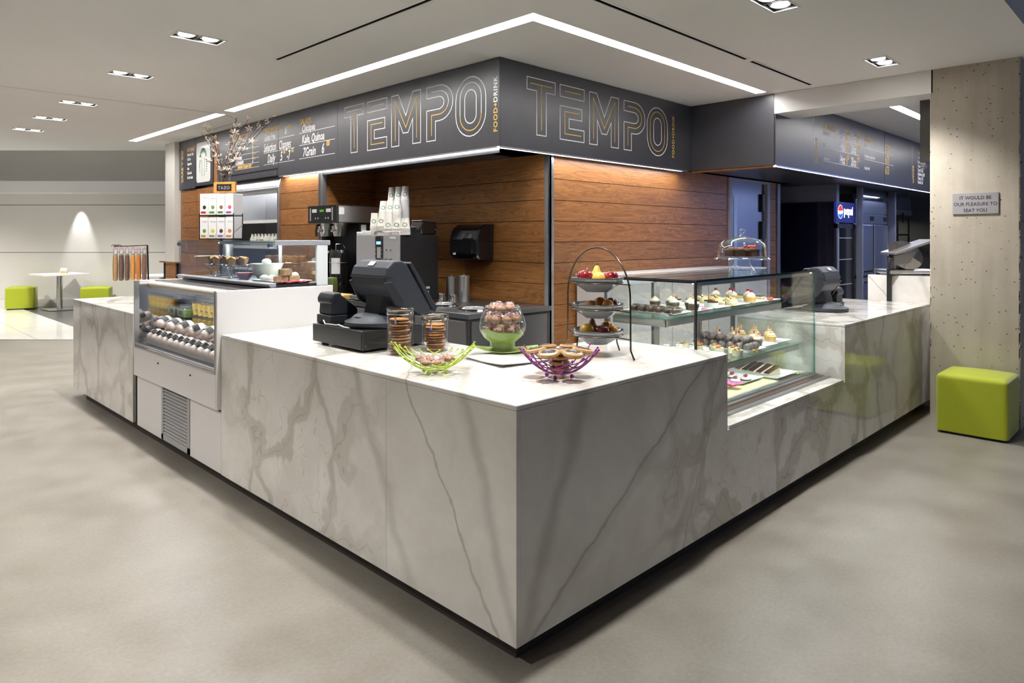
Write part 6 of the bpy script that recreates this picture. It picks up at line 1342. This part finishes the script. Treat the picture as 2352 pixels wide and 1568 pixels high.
# ================================================================== KITCHEN SIDE
# door in the timber wall
DX0, DX1, DZT = 5.985, 7.025, 2.20
dr = struct(MB().box(DX0 - .03, YW - .02, 0, DX0 + .04, YW + .12, DZT).box(DX1 - .04, YW - .02, 0, DX1 + .03, YW + .12, DZT).box(DX0 - .03, YW - .02, DZT, DX1 + .03, YW + .12, DZT + .03), 'door_1', mat('door_frame_grey', (.42, .41, .46), .4))
sl = B(DX0 + .04, YW + .03, .01, DX1 - .04, YW + .07, DZT).obj('door_leaf', M['steel_dark'], dr); B(DX0 + .13, YW + .024, 1.15, DX0 + .27, YW + .03, 2.06).obj('window_frame', M['steel_dark'], sl); B(DX0 + .16, YW + .020, 1.18, DX0 + .24, YW + .026, 2.02).obj('pane', mat('door_pane', (.42, .55, .55), .1), sl)
for z_ in (1.62, 1.97): B(DX1 - .16, YW - .01, z_ - .13, DX1 - .10, YW + .03, z_ + .10).obj('hinge', M['black'], sl, bevel=.008)
B(DX0 + .05, YW + .02, 1.0, DX0 + .11, YW + .03, 1.12).obj('push_plate', M['chrome'], sl)
# walls of the kitchen
M['kwall'] = mat('kitchen_wall_blue_grey', (.20, .21, .26), .5)
struct(B(8.05, 1.80, 0, 8.15, 2.0, ZF + .02), 'wall_kitchen_pier', M['kwall'])
w8 = struct(B(7.30, YW + .0, 0, 7.36, 4.6, ZF + .02), 'wall_kitchen_side', M['kwall']); struct(B(7.29, YW - .02, 0, 7.37, YW + .02, ZF), 'trim_9', M['rail0'])
struct(B(8.05, 2.0, 0, 8.12, 4.6, ZF + .02), 'wall_kitchen', M['kwall']); struct(B(7.06, 4.6, 0, 14.1, 4.7, ZC), 'wall_back', M['kwall'])
struct(MB().quad((7.06, 2.7, ZC), (14, 2.7, ZC), (14, 4.6, ZC), (7.06, 4.6, ZC)), 'ceiling_kitchen', M['ceil'])
# drinks cooler with lit sign: dark graphic side, glass door front
pcx, pcy = 8.02, 1.795
ck_ = thing('drinks_cooler', 'tall drinks cooler with lit blue pepsi sign and dark printed side', 'fridge', (pcx, pcy, 0))
M['cooler'] = mat('cooler_navy', (.006, .006, .018), .18, coat=.4)
B(0, 0.03, .05, .72, .76, 2.0).obj('cabinet', M['cooler'], ck_); B(-.002, .05, .1, 0, .74, 1.96).obj('side_graphic', M['cooler'], ck_)
gm = mat('graphic_maroon', (.05, .010, .008), .35)
MB().lathe([(.0, 0), (.24, 0), (.26, .25), (.20, .48), (.10, .62), (.09, .80), (.07, .80), (.07, .62), (.0, .60)], n=24).obj('bottle_graphic', gm, ck_, loc=(.0, .36, .95)).scale = (.004, 1, 1)
B(0, -.0, 1.72, .72, .03, 2.0).obj('sign_box', mat('sign_blue', (.01, .015, .10), .3, emit=.35, ecol=(.02, .03, .22)), ck_); df = MB().box(0, 0, .1, .05, .03, 1.70).box(.67, 0, .1, .72, .03, 1.70).box(0, 0, .1, .72, .03, .16).box(0, 0, 1.64, .72, .03, 1.70).obj('door_frame', M['black'], ck_); B(.05, .012, .16, .67, .018, 1.64).obj('pane', M['glass'], df)
B(.04, .031, .14, .68, .06, 1.66).obj('interior', mat('cooler_inside', (.25, .25, .26), .5), ck_)
for z_ in (.5, .85, 1.2, 1.5): B(.05, .02, z_, .67, .03, z_ + .01).obj('shelf', M['white'], ck_)
wl = emit('sign_white', (.9, .92, 1), 1.6); rl = emit('sign_red', (.8, .03, .05), 1.2); bl = emit('sign_blue_lit', (.02, .10, .75), 1.2)
o = text('pepsi', ('y', pcy), 0, 0, .17, wl, ck_, .95, bold=.004); o.matrix_local = Matrix.Translation((.29, -.001, 1.83)) @ BY.to_4x4()
def disc(pts_, m_, nm, off): mb = MB(); mb.add([(p[0], -off, p[1]) for p in pts_], [tuple(range(len(pts_)))]); q = mb.obj(nm, m_, ck_); return q
cxp, czp, rp = .16, 1.865, .095
disc(arc(cxp, czp, rp, rp, 0, 352, 24), wl, 'emblem_disc', .001); disc(arc(cxp, czp, rp * .93, rp * .93, 12, 168, 14) + [(cxp - .03, czp + .01)], rl, 'emblem_red', .002); disc(arc(cxp, czp, rp * .93, rp * .93, 200, 350, 14) + [(cxp, czp - .035)], bl, 'emblem_blue', .002)
# steel upright fridge
sf = thing('steel_fridge', 'two-door stainless upright fridge beside the drinks cooler', 'fridge', (8.80, 1.80, 0))
SW = 1.42; B(0, .03, .12, SW, .8, 2.0).obj('cabinet', M['steel'], sf); B(0, 0, 1.72, SW, .03, 1.86).obj('control_panel', M['steel'], sf, bevel=.004); B(.60, -.002, 1.76, .78, 0, 1.83).obj('display', M['black'], sf); B(1.22, -.002, 1.76, 1.38, 0, 1.83).obj('display', M['black'], sf); B(0, .0, 1.87, SW, .03, 2.06).obj('top_grille', M['steel'], sf)
for x0 in (.06, .76):
    for z0, z1 in ((.95, 1.70), (.15, .92)):
        d_ = B(x0, -.02, z0, x0 + .62, .03, z1).obj('door', M['steel'], sf, bevel=.006); B(x0 + .08, -.06, (z0 + .05) if z0 > .5 else (z1 - .08), x0 + .52, -.02, (z0 + .08) if z0 > .5 else (z1 - .05)).obj('handle', M['chrome'], d_, bevel=.006)
B(.0, -.001, .92, SW, .02, .95).obj('mid_rail', M['black'], sf); B(.69, -.001, .15, .75, .02, 1.70).obj('mullion', M['black'], sf)
struct(B(8.76, 1.70, 0, 8.80, 1.78, ZF), 'trim_10', M['kwall']); struct(B(10.25, 1.70, 0, 10.32, 1.80, ZF), 'trim_11', M['kwall'])
hd = thing('steel_bulkhead', 'dark panel and stainless strip above the upright fridge', 'panel', (8.82, 1.80, 2.07)); B(0, 0, .08, 1.42, .05, ZF - 2.06).obj('upper_panel', M['black'], hd); B(0, -.01, 0, 1.42, .05, .08).obj('steel_strip', M['chrome'], hd)
# cook line seen past the post: hood, shelf, panel
kl = thing('kitchen_hood', 'stainless extractor hood over the far cook line', 'hood', (10.4, 2.2, 0)); B(0, 0, 1.95, 2.6, .9, 2.9).obj('canopy', M['steel_dark'], kl); B(.0, -.02, 1.93, 2.6, .0, 2.02).obj('front_lip', M['steel'], kl)
for k in range(4): B(.3 + .55 * k, -.05, 1.78, .34 + .55 * k, -.03, 1.97).obj('ladle_handle', M['black'], kl)
kp = thing('cook_line_screen', 'olive steel side screen of the cook line', 'screen', (10.36, 2.25, 0)); B(0, 0, 0, .95, .8, 1.72).obj('panel', mat('olive_steel', (.11, .11, .075), .35, .3), kp); B(-.01, -.01, 1.72, .97, .8, 1.78).obj('top_edge', M['steel'], kp)
ks = thing('kitchen_shelving', 'black wire shelving with steel pans beyond the olive panel', 'shelf', (11.45, 2.25, 0))
for x_ in (0, .9, 1.6):
    for y_ in (0, .5): MB().tube([(x_, y_, 0), (x_, y_, 1.88)], .016, 6).obj('post', M['black_metal'], ks)
for z_ in (.5, .9, 1.25, 1.55): B(0, 0, z_, 1.6, .5, z_ + .03).obj('shelf', M['black_metal'], ks)
for k in range(4): t = thing('steel_pan', 'steel pan stored on the black kitchen shelving', 'pan', (11.6 + .35 * k, 2.45, 1.281 if k % 2 else 1.581), 0, 'pans on the kitchen shelving'); MB().lathe([(.0, 0), (.11, 0), (.13, .14), (.126, .14), (.107, .006), (.0, .006)], n=18).obj('pan', M['chrome'], t, 40)
area('kitchen_tube', (11.3, 3.3, 2.0), (0, 0, 0), 1.6, .3, 25, (1, .95, .75))
# meat slicer on the raised marble block
slx, sly = XR + .20, .28
sc = thing('meat_slicer', 'steel deli slicer with slanted carriage on the raised marble block', 'slicer', (slx, sly, 1.159), math.radians(-45))
B(-.20, -.16, .012, .30, .16, .05).obj('base', M['steel'], sc, bevel=.012); MB().lathe([(.0, 0), (.15, 0), (.155, .012), (.0, .03)], n=30).obj('blade', M['chrome'], sc, loc=(.0, -.03, .18), rot=(math.radians(58), 0, 0)); MB().prism([(-.08, .05), (.12, .05), (.16, .20), (.02, .26), (-.10, .18)], -.02, .12, 'y').obj('motor_housing', M['steel_dark'], sc, bevel=.02)
MB().prism([(-.16, .19), (.22, .315), (.215, .335), (-.165, .212)], -.15, .10, 'y').obj('carriage', M['steel'], sc, bevel=.004); MB().prism([(-.15, .09), (.0, .12), (.05, .22), (-.15, .18)], -.12, -.10, 'y').obj('guard', M['steel_dark'], sc); MB().lathe([(.035, 0), (.03, .03), (.0, .034)], n=14).obj('dial', M['black'], sc, loc=(.05, -.02, .12), rot=(PI / 2, 0, 0)); MB().tube([(-.17, -.14, .15), (-.22, -.16, .15), (-.22, -.16, .07), (-.16, -.14, .06)], .011, 8).obj('handle', M['black'], sc, 60)
for a_ in (-.17, .27):
    for b2 in (-.13, .13): MB().cyl(a_, b2, 0, .012, .018, 10).obj('foot', M['black'], sc)
t = thing('slicer_post', 'dark rectangular bracket standing against the raised marble block', 'bracket', (XR - .03, .335, ZT + .001)); B(0, -.02, 0, .02, .02, .30).obj('bracket', M['black'], t)
# dark cabinet fixed behind the column
bx = thing('wall_cabinet', 'flat dark metal box mounted behind the concrete column under the beam', 'box', (XJ + .64, 0, 0))
a, b = on(2114, 224, 'x', XJ + .3), on(2134, 372, 'x', XJ + .3); bx.location = (XJ + .28, -.073, b.z); B(0, .0, 0, .05, a.y + .073, a.z - b.z).obj('box', mat('box_grey', (.06, .055, .05), .5), bx, bevel=.003)
for f in (.33, .66, -.07): MB().tube([(.02, a.y + .02, (a.z - b.z) * f), (.02, a.y + .073 + .0, (a.z - b.z) * f)], .007, 8).obj('bolt', M['bronze'], bx)
# second dining table half hidden by the half wall
t2 = copytree(tb_, far(372, 13.9), ANG - PI / 2 + math.radians(40), 'white pedestal dining table half hidden by the timber half wall')
# ================================================================== lettering becomes mesh
fonts = [o for o in bpy.data.objects if o.type == 'FONT']
dg = bpy.context.evaluated_depsgraph_get()
for o in fonts:
    me = bpy.data.meshes.new_from_object(o.evaluated_get(dg)); nm = o.name; par = o.parent; ml = o.matrix_local.copy()
    bpy.data.objects.remove(o); q = bpy.data.objects.new(nm, me); COL.objects.link(q); q.parent = par; q.matrix_local = ml
